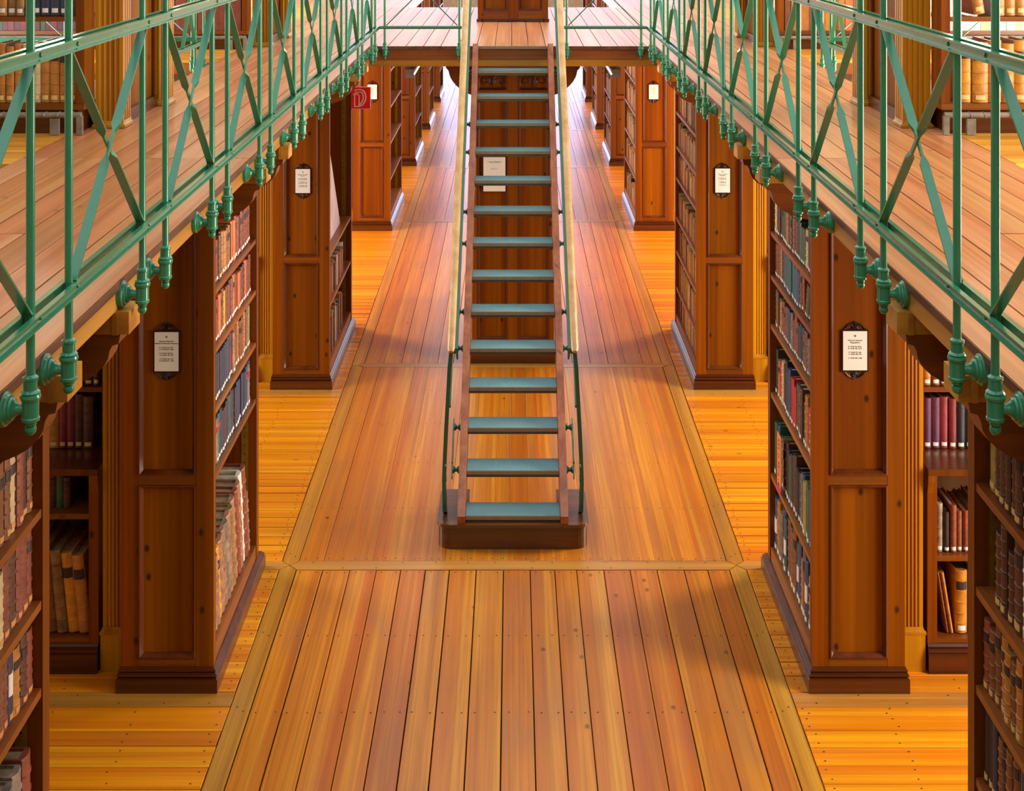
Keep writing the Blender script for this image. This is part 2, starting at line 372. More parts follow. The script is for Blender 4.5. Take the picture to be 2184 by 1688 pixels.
# ------------------------------------------------------------------ gallery
gal = thing('gallery', 'wooden gallery walkway with ochre fascia running round the open well', 'gallery', (0, 6, G))
T = .024
def gboard(mat, x0, x1, y0, y1): plank('floor_board', mat, x0, x1, y0, y1, gal, G, G - T, R.uniform(.0018, .0034), .0003)
gbx = [GX - .001, 1.165, 1.285, 1.41, 1.545, 1.675, 1.80, 1.915, VX]
for s in (-1, 1):
    for i, (a, b) in enumerate(zip(gbx[:-1], gbx[1:])):
        cuts = [-1.6, 1.4, R.choice((4.3, 5.62)) if i else 5.62, R.uniform(8.0, 9.3) if i else 8.9, BY + .004] if i % 2 == 0 or True else []
        x0, x1 = sorted((s * a, s * b))
        for c0, c1 in zip(cuts[:-1], cuts[1:]): gboard(M['gal_y'], x0, x1, c0, c1)
    # ledges before and behind the cross bookcases
    for (y0, y1) in ((-1.6, 2.5), (5.49, 7.88), (9.37, BY + .004)):
        y = y0
        while y < y1 - .01:
            w = R.uniform(.125, .15); w = y1 - y if y + w > y1 - .07 else w
            x0, x1 = sorted((s * VX, s * 4.58)); gboard(M['gal_x'], x0, x1, y, y + w); y += w
        x0, x1 = sorted((s * (VX + .004), s * 4.58)); part('ledge_slab', M['fascia_dark'], gal, x0, x1, y0 + .01, y1 - .01, FB - .02, G - T - .001)
    x0, x1 = sorted((s * (GX + .006), s * (GX + .05))); part('fascia', M['ochre_y'], gal, x0, x1, -1.6, BY, FB, G - T - .001)
    x0, x1 = sorted((s * (GX - .003), s * (GX - .0005))); part('board_edge', M['edge'], gal, x0, x1, -1.6, BY, G - T, G - .001)
    x0, x1 = sorted((s * (GX + .051), s * (VX - .002))); part('soffit', M['dark_in'], gal, x0, x1, -1.6, BY, FB + .005, G - T - .001)
    x0, x1 = sorted((s * (VX - .001), s * (VX + .02)))
    for (y0, y1) in ((2.5, 5.49), (7.88, 9.37)): part('void_edge', M['fascia_dark'], gal, x0, x1, y0, y1, FB - .02, G - T - .001)
    # joist ends with console brackets
    for jy in (3.275, 3.79, 5.87, 6.44, 9.36, 9.88):
        x0, x1 = sorted((s * 1.055, s * 2.0)); j = part('joist_end', M['ochre_x'], gal, x0, x1, jy - .055, jy + .055, 2.332, FB - .001)
        g0, g1 = sorted((s * 1.085, s * 1.10)); part('joist_bead', M['ochre_x'], j, g0, g1, jy - .062, jy - .0551, 2.332, FB - .001)
        prof = [(1.345, 2.331), (1.080, 2.331), (1.085, 2.305), (1.102, 2.300)]
        for k in range(9):
            a = k / 8 * math.pi / 2; prof.append((1.335 - .225 * math.cos(a), 2.285 - .115 * math.sin(a)))
        prof.append((1.345, 2.170))
        MB().prism([(s * u, w) for u, w in prof], 'y', jy - .05, jy + .04).build('console', M['mould'] if False else M['case_x'], j)
# bridge at the head of the stairs
for a, b in zip(*(lambda q: (q[:-1], q[1:]))(rnd_bounds(-GX, GX, .125, .15))):
    gboard(M['gal_y'], a, b, BY - .024, 14.5)
for s in (-1, 1):
    for a, b in zip(gbx[:-1], gbx[1:]):
        x0, x1 = sorted((s * a, s * b)); gboard(M['gal_y'], x0 , x1, BY + .006, 14.5)
    x0, x1 = sorted((s * VX, s * 4.58)); part('ledge_slab', M['gal_x'], gal, x0, x1, BY + .006, 14.5, FB, G - .002)
    x0, x1 = sorted((s * (GX + .03), s * 4.58)); part('far_gallery_light_block', M['gal_y'], gal, x0, x1, 14.52, 33, FB, G - .002)  # unseen far gallery slab, included only to block light
part('board_edge', M['edge'], gal, -GX + .03, GX - .03, BY - .0265, BY - .0242, G - T, G - .001)
part('bridge_fascia', M['fascia_dark'], gal, -GX + .001, GX - .001, BY, BY + .03, 2.376, G - T - .001)
part('bridge_beam', M['ochre_x'], gal, -GX + .001, GX - .001, BY + .012, BY + .11, 2.319, 2.3755)
part('bridge_soffit', M['dark_in'], gal, -GX + .001, GX - .001, BY + .12, 14.5, 2.376, G - T - .001)

# ------------------------------------------------------------------ railings
BAL_T = 3.66
def shared(name, mb, mat, smooth=True):
    m = mb.mesh(name, (0, 0, 0), smooth); m.materials.append(mat); return m
bal_m = shared('baluster', MB().lathe([(.0095, .1), (.0095, BAL_T - 2.43)], (0, 0, 0)), M['green'])
sock_m = shared('socket', MB().lathe([(.006, -.036), (.0125, -.033), (.0135, -.028), (.019, -.024), (.0195, -.018), (.0178, -.0155), (.0178, .019), (.0205, .021), (.0222, .027), (.0205, .033), (.0178, .034), (.0205, .0365), (.0178, .040), (.0145, .042), (.0145, .062), (.0165, .064), (.0165, .069), (.0125, .071), (.0098, .074), (.0096, .104)], (0, 0, 0), n=18), M['green'])
ball_m = shared('finial', MB().lathe([(.002, -.056), (.007, -.054), (.0115, -.049), (.0130, -.043), (.0115, -.037), (.007, -.0345), (.0062, -.034)], (0, 0, 0)), M['green'])
def flange(axis, sgn, d): return MB().lathe([(.011, .012), (.0115, d * .36), (.014, d * .46), (.020, d * .55), (.024, d * .58), (.025, d * .66), (.030, d * .68), (.0315, d * .76), (.036, d * .79), (.0375, d * .86), (.037, d * .99)], (0, 0, 0), axis, 18, sgn)
fl_m = {('x', -1): shared('flange', flange('x', -1, GX + .006 - RX), M['green']), ('x', 1): shared('flange', flange('x', 1, GX + .006 - RX), M['green']), ('y', 1): shared('flange', flange('y', 1, .057), M['green_dk'])}
riv_m = {s: shared('rivet', MB().lathe([(.0055, 0), (.0052, .002), (.003, .004), (.001, .0045)], (0, 0, 0), 'x', 8, s), M['green']) for s in (-1, 1)}
ZL, ZM = 2.607, 3.172
SZ = 2.433
def channel(mb, s, x, y0, y1, z):       # riveted rail: an aisle-side channel and a bar behind the balusters
    i = -s
    prof = [(0.0105, 0), (.0235, 0), (.0235, .004), (.0135, .006), (.0135, .022), (.0235, .024), (.0235, .028), (.0105, .028)]
    mb.prism([(x + i * u, z + w) for u, w in prof], 'y', y0, y1)
    bk = [(-.0105, .001), (-.0145, .001), (-.0145, .024), (-.0245, .024), (-.0245, .028), (-.0105, .028)]
    mb.prism([(x + i * u, z + w) for u, w in bk], 'y', y0, y1)
def brace(p0, p1, nrm):
    p0, p1, nrm = Vector(p0), Vector(p1), Vector(nrm); d = (p1 - p0); Ln = d.length; d.normalize(); q = d.cross(nrm).normalized()
    secs = []
    for t, wn, wq in ((0, .0118, .0026), (.405, .0118, .0026), (.42, .0118, .0036), (.45, .003, .0062), (.55, .003, .0062), (.58, .0118, .0036), (.595, .0118, .0026), (1, .0118, .0026)):
        c = p0 + d * Ln * t
        secs.append([tuple(c + nrm * wn * a + q * wq * b) for a, b in ((-1, -1), (1, -1), (1, 1), (-1, 1))])
    return MB().loft(secs)
def put(name, mesh, parent, loc): return link(name, mesh, parent, loc)
def railing(s, label):
    r = thing('gallery_railing', label, 'railing', (s * RX, 2.9, G))
    p = wloc(r); ys = []
    k = 0
    while -1.475 + .875 * k < BY - .12:
        a = -1.475 + .875 * k; ys.append((a, a + .25 if a + .25 < BY - .08 else None)); k += 1
    for a, b in ys:
        for y in (a, b):
            if y is None: continue
            bo = put('baluster', bal_m, r, (0, y - p[1], SZ - p[2] + .0))
            put('socket', sock_m, bo, (0, 0, 0)); put('finial', ball_m, bo, (0, 0, 0)); put('flange', fl_m[('x', s)], bo, (0, 0, 0))
            for z in (ZL, ZM): put('rivet', riv_m[-s], bo, (-s * .0135, .022, z + .014 - SZ))
    for z in (ZL, ZM, 3.62):
        m = MB(); channel(m, s, s * RX, -1.6, BY - .09 + (.0 if z > 3 else 0), z); m.build('rail', M['green'], r)
    for (a, b), (c, d) in zip(ys[:-1], ys[1:]):
        if b is None: continue
        o = s * .0
        brace((s * RX + .004, b + .008, ZL + .03), (s * RX + .004, c - .008, ZM - .002), (1, 0, 0)).build('brace', M['green'], r)
        brace((s * RX - .004, b + .008, ZM - .002), (s * RX - .004, c - .008, ZL + .03), (1, 0, 0)).build('brace', M['green'], r)
    # return along the bridge to the head of the stairs
    ry = BY - .057; e = s * .40
    for z in (ZL, ZM, 3.62):
        m = MB(); pts = [(s * (RX - .008), BY - .092, z + .014), (s * (RX - .018), ry - .008, z + .014), (s * (RX - .05), ry, z + .014), (s * .36, ry, z + .014)]
        m.tube(pts, .0125, 8).build('bridge_rail', M['green_dk'], r, True)
    for x in (.968, .405):
        bo = put('baluster', bal_m, r, (s * x - p[0], ry - p[1], SZ - p[2])); put('socket', sock_m, bo, (0, 0, 0)); put('finial', ball_m, bo, (0, 0, 0)); put('flange', fl_m[('y', 1)], bo, (0, 0, 0))
    for z0, z1 in ((ZL + .03, ZM), (ZM, ZL + .03)):
        MB().tube([(s * .955, ry, z0), (s * .42, ry, z1)], .0045, 6).build('brace', M['green_dk'], r, True)
    return r
railing(-1, 'green iron gallery railing with crossed braces on the side of the red fire extinguisher sign')
railing(1, 'green iron gallery railing with crossed braces facing the one above the red sign')
# railings round the light wells of the side bays
def void_railing(s, y0, y1, label):
    X = s * (VX + .05)
    r = thing('well_railing', label, 'railing', (X, y1 - .05, G))
    for z in (ZL, ZM):
        m = MB(); channel(m, -s, X, y0, y1 - .05, z); m.build('rail', M['green'], r)
        MB().box(*sorted((X, s * 4.4)), y1 - .06, y1 - .04, z, z + .026).build('rail', M['green_dk'], r)
    p = wloc(r)
    y = y1 - .22
    while y > y0:
        for yy in (y, y - .25):
            if yy > y0:
                bo = put('baluster', bal_m, r, (0, yy - p[1], SZ - p[2])); put('socket', sock_m, bo, (0, 0, 0)); put('finial', ball_m, bo, (0, 0, 0)); put('flange', fl_m[('x', -s)], bo, (0, 0, 0))
        if y - .875 + .25 > y0:
            brace((X, y - .26, ZL + .03), (X, y - .617, ZM), (1, 0, 0)).build('brace', M['green'], r); brace((X + .006, y - .26, ZM), (X + .006, y - .617, ZL + .03), (1, 0, 0)).build('brace', M['green'], r)
        y -= .875
    for k, xx in enumerate((.12, .74, .99, 1.6)):
        bo = put('baluster', bal_m, r, (s * xx, 0, SZ - p[2])); put('socket', sock_m, bo, (0, 0, 0))
    for a, b in ((.13, .73), (1.0, 1.59)):
        for z0, z1 in ((ZL + .03, ZM), (ZM, ZL + .03)): MB().tube([(X + s * a, y1 - .05, z0), (X + s * b, y1 - .05, z1)], .0045, 6).build('brace', M['green_dk'], r, True)
for s, w in ((-1, 'red'), (1, 'none')):
    void_railing(s, 7.95, 9.37, 'green railing round the light well %s' % ('before the gallery shelf of reddish brown volumes' if s < 0 else 'before the gallery shelf of tan and orange volumes'))

# ------------------------------------------------------------------ staircase
st = thing('staircase', 'steep open library stair with blue grey treads and green iron bannisters', 'staircase', (0, 7.65, 0))
TY, TZ, DY, DZ = 7.48, .166, .2033, .165
SLOPE = DZ / DY
def line(y): return TZ + SLOPE * (y - TY)
for k in range(14):
    y, z = TY + DY * k, TZ + DZ * k; w = .2605
    t = part('tread', M['tread_wood'], st, -w, w, y + .004, y + .180, z - .034, z - .004)
    part('carpet', M['tread'], t, -w, w, y + .012, y + .180, z - .0038, z + .0005)
    MB().prism([(y - .002, z - .018), (y + .003, z - .018), (y + .003, z - .004), (y + .012, z - .004), (y + .012, z + .0012), (y, z + .0012)], 'x', -w, w).build('nosing', M['nosing'], t)
    for s in (-1, 1): part('cleat', M['tread_wood'], t, *sorted((s * .243, s * .2605)), y + .05, y + .15, z - .05, z - .0342)
part('top_nosing', M['nosing'], st, -.2605, .2605, BY - .034, BY - .0275, G - .02, G + .001)
for s in (-1, 1):
    x0, x1 = sorted((s * .262, s * .304)); m = MB()
    y0 = 7.45; y1 = BY - .03
    prof = [(y0, .137), (y0, .178), (y1, line(y1) + .045), (y1, line(y1) - .20), (7.74, .137)]
    m.prism(prof, 'x', x0, x1).build('stringer', M['stringer'], st)
    # hand rail
    hx = s * .345; ha, hb = 7.58, 10.75; hz = lambda y: 1.055 + SLOPE * (y - 7.58)
    pts = [(hx, ha - .012, hz(ha) - .012), (hx, ha, hz(ha))] + [(hx - s * .012 * q, ha + (hb - ha) * q, hz(ha + (hb - ha) * q)) for q in (.02, .25, .5, .75, 1.)]
    MB().tube(pts, [.014, .021, .0225, .0225, .0225, .0225, .0225], 14).build('handrail', M['handrail'], st, True)
    # flat iron bar under the hand rail
    m = MB(); hbv = []
    for q in (0., 1.):
        y = ha + .02 + (hb - ha - .1) * q; z = hz(y) - .018; xx = hx - s * (.024 + .012 * q)
        hbv.append([(xx - .014, y, z - .030), (xx + .014, y, z - .030), (xx + .014, y, z), (xx - .014, y, z)])
    m.loft(hbv).build('rail_bar', M['green_dk'], st)
    # lower bar parallel to the hand rail
    lb = []
    for q in (0., 1.):
        y = 7.62 + 2.95 * q; z = hz(y) - .36; xx = s * (.356 - .012 * q)
        lb.append([(xx - .008, y, z - .014), (xx + .008, y, z - .014), (xx + .008, y, z), (xx - .008, y, z)])
    MB().loft(lb).build('lower_bar', M['green_dk'], st)
    # newel
    bx = s * .376
    def strip(pts, hw, ht, name, par):
        secs = []
        for (x, y, z, w) in pts: secs.append([(x - ht, y - w, z), (x + ht, y - w, z), (x + ht, y + w, z), (x - ht, y + w, z)])
        return MB().loft(secs).build(name, M['green_dk'], par)
    nw = strip([(bx, 7.60, .135, .006), (bx + s * .004, 7.60, .15, .03), (bx + s * .006, 7.60, .22, .034), (bx + s * .008, 7.60, .32, .022), (bx + s * .004, 7.60, .45, .016), (bx - s * .004, 7.60, .62, .014), (bx - s * .014, 7.60, .80, .013), (bx - s * .022, 7.60, .95, .013), (hx, 7.60, 1.035, .013)], 0, .011, 'newel', st)
    for zz in (.235, .33, .40): MB().lathe([(.016, 0), (.016, .004), (.009, .012), (.001, .014)], (bx - s * .006, 7.59, zz), 'x', 10, s).build('rosette', M['green_dk'], nw, True)
    # bannisters: each held by two studs with a scalloped plate
    for k in (1, 4, 7, 10, 13):
        ks = (k, k + 1) if k < 13 else (k,)
        yy = [TY + DY * q + .06 for q in ks]; zz = [line(TY + DY * q) - .015 for q in ks]
        ym = sum(yy) / len(yy); px = s * .346
        zt = hz(ym) - .03
        if k > 1:
            bb = strip([(px, ym, zz[0] - .1, .004), (px, ym, zz[0] - .06, .018), (px, ym, zz[0] + .02, .026), (px, ym, zz[0] + .1, .02), (px, ym, zz[0] + .2, .011), (px, ym, (zz[0] + zt) / 2, .016), (px, ym, zt - .12, .011), (hx, ym, zt, .011)], 0, .0055, 'bannister', st)
        else: bb = nw
        prof = []
        n = 40
        for q in range(n):
            a = 2 * math.pi * q / n; rr = 1 + .12 * math.cos(9 * a)
            u = .17 * math.cos(a) * rr; w = .045 * math.sin(a) * rr
            cs, sn = 1 / math.hypot(1, SLOPE), SLOPE / math.hypot(1, SLOPE)
            prof.append((ym + u * cs - w * sn, sum(zz) / len(zz) + .0 + u * sn + w * cs))
        MB().prism(prof, 'x', px - .0035, px + .0035).build('scroll_plate', M['green_dk'], bb)
        for a, b in zip(yy, zz):
            MB().lathe([(.022, 0), (.021, .007), (.011, .014), (.011, .024), (.019, .031), (.020, .038)], (s * .3045, a, b), 'x', 12, s).build('stud', M['green_dk'], bb, True)
# block under the foot of the stair
m = MB(); r = .07; pr = [(-.41, 7.87), (-.41, 7.45 + r)] + [(-.41 + r - r * math.cos(a), 7.45 + r - r * math.sin(a)) for a in [i * math.pi / 12 for i in range(1, 7)]] + [(.41 - r + r * math.sin(a), 7.45 + r - r * math.cos(a)) for a in [i * math.pi / 12 for i in range(0, 7)]] + [(.41, 7.87), (.375, 7.905), (.25, 7.905), (.25, 7.67), (-.25, 7.67), (-.25, 7.905), (-.375, 7.905)]
m.prism(pr, 'z', .001, .118).build('step_block', M['block'], st)
def grow(p, d): cx, cy = 0, 7.66; return [(x + (d if x > 0 else -d) * (1 if abs(x) > .3 else 0), y - (d if y < 7.6 else 0)) for x, y in p]
MB().prism(grow(pr, .008), 'z', .1182, .136).build('step_block_top', M['block'], st)

# ------------------------------------------------------------------ framed panels
def framed(par, x0, x1, yf, z0, z1, mids, stile=.078, rail=.05, th=.03, face=-1, ms='case_z', mr='case_x', mp='panel_z', mould=True, cs=0., botrail=None):
    """frame and panels in a plane facing -Y at y=yf; mids = list of (zlo,zhi) middle rails"""
    part('stile', M[ms], par, x0, x0 + stile, yf, yf + th, z0, z1); part('stile', M[ms], par, x1 - stile, x1, yf, yf + th, z0, z1)
    br = botrail or rail
    rs = [(z0, z0 + br)] + mids + [(z1 - rail, z1)]
    for a, b in rs: part('rail', M[mr], par, x0 + stile + .0005, x1 - stile - .0005, yf + .001, yf + th, a, b)
    for (a, b), (c, d) in zip(rs[:-1], rs[1:]):
        p0, p1, q0, q1 = x0 + stile + .0005, x1 - stile - .0005, b + .0005, c - .0005
        part('panel', M[mp], par, p0, p1, yf + .019, yf + th, q0, q1)
        if mould:
            w = .020; mm = MB()
            o = [(p0, q0), (p1, q0), (p1, q1), (p0, q1)]
            def ring(d, y): return [(p0 + d, y, q0 + d), (p1 - d, y, q0 + d), (p1 - d, y, q1 - d), (p0 + d, y, q1 - d)]
            mm.loft([ring(.0005, yf + .018), ring(.0005, yf - .004), ring(.007, yf - .006), ring(.013, yf + .003), ring(w, yf + .013), ring(w, yf + .018)], closed=False)
            mm.build('moulding', M['mould'], par)

def flute_prof(x0, x1, y0, y1, n, sides=()):
    """outline of a pilaster with flutes on the -Y face and on the faces named in sides"""
    pts = []
    w = x1 - x0; mrg = .016; fw = (w - 2 * mrg) / n
    pts.append((x0, y0))
    for i in range(n):
        a = x0 + mrg + i * fw; r = fw * .40; c = a + fw / 2
        for q in range(7): th = math.pi * q / 6; pts.append((c - r * math.cos(th), y0 + r * .8 * math.sin(th)))
    pts.append((x1, y0))
    def side(x, sgn, ya, yb):
        k = 3; fw2 = (yb - ya) * (1 if yb > ya else 1); out = []
        seg = (yb - ya) / k
        for i in range(k):
            c = ya + seg * (i + .5); r = abs(seg) * .36; d = 1 if yb > ya else -1
            for q in range(7): th = math.pi * q / 6; out.append((x - sgn * r * .6 * math.sin(th), c - d * r * math.cos(th)))
        return out
    if 1 in sides: pts += side(x1, 1, y0 + .015, y1 - .015)
    pts.append((x1, y1)); pts.append((x0, y1))
    if -1 in sides: pts += side(x0, -1, y1 - .015, y0 + .015)
    return pts
def pilaster(s, xa, xb, y0, y1, z0, z1, label, group=None, n=4, base=.2, sides=True):
    x0, x1 = sorted((s * xa, s * xb))
    p = thing('fluted_pilaster', label, 'pilaster', ((x0 + x1) / 2, (y0 + y1) / 2, z0), group)
    MB().prism(flute_prof(x0, x1, y0, y1, n, (-s,) if sides else ()), 'z', z0 + base, z1).build('shaft', M['pilaster'], p)
    MB().box(x0 - .008, x1 + .008, y0 - .012, y1, z0 + .001, z0 + base - .03).build('pedestal', M['pilaster'], p)
    MB().loft([[(x0 - e, y0 - e * 1.2, z), (x1 + e, y0 - e * 1.2, z), (x1 + e, y1, z), (x0 - e, y1, z)] for e, z in ((.012, z0 + base - .03), (.012, z0 + base - .018), (.004, z0 + base - .012), (.001, z0 + base))]).build('base_moulding', M['pilaster'], p)
    return p

# ------------------------------------------------------------------ bookcases facing the aisle
CX0, CX1 = 1.345, 1.762      # aisle face and back of the end cases
def aisle_case(s, y0, y1, shelves, label, tops=2.325, panel=True, group=None, strips=True, detailed=True):
    xa, xb = sorted((s * CX0, s * CX1)); 
    c = thing('bookcase', label, 'bookcase', ((xa + xb) / 2, y0, 0), group)
    # plinth with a stepped moulding
    pr = [(.024, 0.001), (.024, .060), (.013, .063), (.014, .068), (.020, .073), (.020, .078), (.009, .083), (.013, .090), (.012, .095), (.002, .100)]
    MB().loft([[(xa - e * (.5 if s < 0 else 1), y0 - e * 1.6, z), (xb + e * (.5 if s > 0 else 1), y0 - e * 1.6, z), (xb + e * (.5 if s > 0 else 1), y1 + e * 3, z), (xa - e * (.5 if s < 0 else 1), y1 + e * 3, z)] for e, z in pr]).build('plinth', M['plinth'], c)
    z0 = .1005
    if panel:
        framed(c, xa, xb, y0, z0, tops, [(.917, .960)], .078, .06, .032, botrail=.035)
    th = .045
    part('end_board', M['case_z'], c, xa, xb, y0 + .0325, y0 + th, z0, tops)
    part('far_end_board', M['case_z'], c, xa, xb, y1 - .055, y1, z0, tops)
    bx0, bx1 = sorted((s * (CX1 - .018), s * CX1)); part('back_board', M['dark_in'], c, bx0, bx1, y0 + th + .0005, y1 - .0555, z0, tops)
    sx0, sx1 = sorted((s * (CX0 + .004), s * (CX1 - .019)))
    part('top_board', M['case_y'], c, sx0, sx1, y0 + th + .0005, y1 - .0555, tops - .03, tops)
    part('bottom_shelf', M['case_y'], c, sx0, sx1, y0 + th + .0005, y1 - .0555, z0, .17)
    for z in shelves: part('shelf', M['case_y'], c, sx0, sx1, y0 + th + .0005, y1 - .0555, z - .024, z)
    if strips:
        for dx in (.045, .30):
            px0, px1 = sorted((s * (CX0 + dx), s * (CX0 + dx + .035)))
            ps = part('drilled_strip', M['pin'], c, px0, px1, y1 - .0572, y1 - .0552, .171, tops - .031)
            if detailed:
                hm = MB(); xc = (px0 + px1) / 2; z = .2
                while z < tops - .05: hm.lathe([(.0042, 0), (.0042, .0006)], (xc, y1 - .0573, z), 'y', 6, -1); z += .045
                tag(hm.build('peg_holes', M['ink'], ps), kind='stuff')
    return c

ORD = ['top', 'second', 'third', 'fourth', 'fifth', 'sixth']
SHL = [1.778, 1.510, 1.235, .940]
SHR = [1.825, 1.597, 1.338, .982, .559]
NL = [1.786, 1.523, 1.273, .80, .45]
NR = [1.83, 1.527, 1.24, .97, .55]
R2 = [1.847, 1.563, 1.305, .976, .70, .40]
L2 = [.965, .597]
aisle_case(-1, 2.86, 3.945, NL, 'bookcase of brown leather volumes across the bay from the Historia Naturalis bookcase')
aisle_case(1, 2.90, 4.02, NR, 'bookcase of dark leather volumes across the bay from the Historia Literaria bookcase')
aisle_case(-1, 6.11, 7.19, SHL, 'dark bookcase with the Historia Naturalis Botanica plaque on its end panel')
aisle_case(1, 6.11, 7.17, SHR, 'bookcase with the Historia Literaria Biographica plaque on its end panel')
aisle_case(-1, 9.97, 11.36, L2, 'half empty bookcase carrying the red fire extinguisher sign')
aisle_case(1, 9.97, 11.30, R2, 'warm lit bookcase full of small old volumes opposite the fire extinguisher sign', detailed=False)
ordn = ['first', 'second', 'third', 'fourth']
for i, (y0, y1) in enumerate(((14.92, 16.45), (18.72, 20.1), (21.85, 23.1), (25.0, 26.2))):
    aisle_case(-1, y0, y1, [.55, .95, 1.35, 1.75], 'empty bookcase with bare shelves, %s behind the fire extinguisher sign' % ordn[i], detailed=False)
    aisle_case(1, y0, y1, [.55, .9, 1.25, 1.6, 1.95], 'bookcase of old volumes, %s behind the one opposite the extinguisher sign' % ordn[i], detailed=False)

# ------------------------------------------------------------------ pilasters and piers
for s, nm in ((-1, 'Historia Naturalis'), (1, 'Historia Literaria')):
    pilaster(s, 1.788, 1.888, 6.26, 6.40, 0, 2.328, 'ochre fluted pilaster standing on the lower floor behind the %s bookcase' % nm)
    pilaster(s, 1.788, 1.888, 10.12, 10.26, 0, 2.31, 'ochre fluted pilaster behind the %s' % ('extinguisher sign bookcase' if s < 0 else 'bookcase opposite the extinguisher sign'))
    pilaster(s, 1.788, 1.888, 15.1, 15.24, 0, 2.328, 'ochre fluted pilaster behind the %s' % ('first empty bookcase' if s < 0 else 'first bookcase past the one opposite the extinguisher sign'))
    for y0, w in ((6.40, 'near'), (10.25, 'far')):
        own = ('Historia Naturalis side' if s < 0 else 'Historia Literaria side')
        row = {(-1, 6.40): 'tan volumes with dark title panels', (1, 6.40): 'large honey volumes', (-1, 10.25): 'reddish brown volumes', (1, 10.25): 'tan and orange volumes'}[(s, y0)]
        pilaster(s, 1.835, 1.965, y0, y0 + .13, G, 5.0, 'fluted pilaster on the gallery beside the shelf of %s' % row, base=.004 + .03)
        pilaster(s, 1.815, 1.955, y0 + .735, y0 + .875, G, 5.0, 'fluted pilaster on the gallery behind the shelf of %s' % row, base=.034)
        p = thing('gallery_pier', 'panelled pier between two fluted pilasters beside the shelf of %s' % row, 'pier', (s * 1.92, y0 + .43, G))
        x0, x1 = sorted((s * 1.885, s * 1.96)); part('panel', M['panel_z'], p, x0, x1, y0 + .1305, y0 + .721, G + .001, 5.0)
        x0, x1 = sorted((s * 1.862, s * 1.8845)); part('skirting', M['plinth'], p, x0, x1, y0 + .131, y0 + .721, G + .001, G + .06)
        part('panel_frame', M['mould'], p, *sorted((s * 1.872, s * 1.8845)), y0 + .131, y0 + .16, G + .061, 5.0); part('panel_frame', M['mould'], p, *sorted((s * 1.872, s * 1.8845)), y0 + .69, y0 + .721, G + .061, 5.0)

# ------------------------------------------------------------------ bookcases across the bays
def cross_case_low(s, y0, label, zs=.527):
    xa, xb = sorted((s * 1.905, s * 4.5)); xi = s * 1.905
    c = thing('cross_bookcase', label, 'bookcase', (s * 2.5, y0, 0))
    pr = [(.022, 0.001), (.022, .085), (.012, .089), (.019, .098), (.019, .104), (.008, .110), (.012, .120), (.002, .13)]
    MB().loft([[(xa, y0 - e, z), (xb, y0 - e, z), (xb, y0 + .9, z), (xa, y0 + .9, z)] for e, z in pr]).build('plinth', M['plinth'], c)
    def bx(a, b): return sorted((xi + s * a, xi + s * b))
    part('end_board', M['case_z'], c, *bx(0, .045), y0, y0 + .9, .1305, .905)
    part('upper_end_board', M['case_z'], c, *bx(0, .045), y0 + .2, y0 + .9, .936, 2.328)
    part('ledge', M['mould'], c, *bx(.0, 2.55), y0 - .015, y0 + .45, .906, .9355)
    MB().prism([(y0 - .014, .905), (y0 - .014, .875), (y0 - .001, .82), (y0 - .001, .905)], 'x', *bx(.0, .04)).build('corbel', M['case_z'], c)
    part('back_board', M['dark_in'], c, *bx(.046, 2.55), y0 + .44, y0 + .452, .1305, .905)
    part('upper_back', M['dark_in'], c, *bx(.046, 2.55), y0 + .46, y0 + .472, .936, 2.328)
    part('shelf', M['case_x'], c, *bx(.0455, 2.55), y0 + .012, y0 + .438, zs - .025, zs)
    part('bottom_shelf', M['case_x'], c, *bx(.0455, 2.55), y0 + .004, y0 + .438, .1305, .15)
    for z in (1.235, 1.55, 1.85): part('shelf', M['case_x'], c, *bx(.0455, 2.55), y0 + .205, y0 + .458, z - .022, z)
    x = .9
    for a in (.95, 1.9): part('divider', M['case_z'], c, *bx(a, a + .04), y0 + .2, y0 + .458, .936, 1.2)
    return c
cross_case_low(-1, 6.25, 'shadowed cross bookcase with leaning folios beside the Historia Naturalis bookcase', .72)
cross_case_low(1, 6.25, 'cross bookcase with purple and maroon volumes beside the Historia Literaria bookcase')
cross_case_low(-1, 10.1, 'dark cross bookcase in the bay before the fire extinguisher sign')
cross_case_low(1, 10.1, 'cross bookcase in the bay facing the fire extinguisher sign side')
UPZ = 2.612
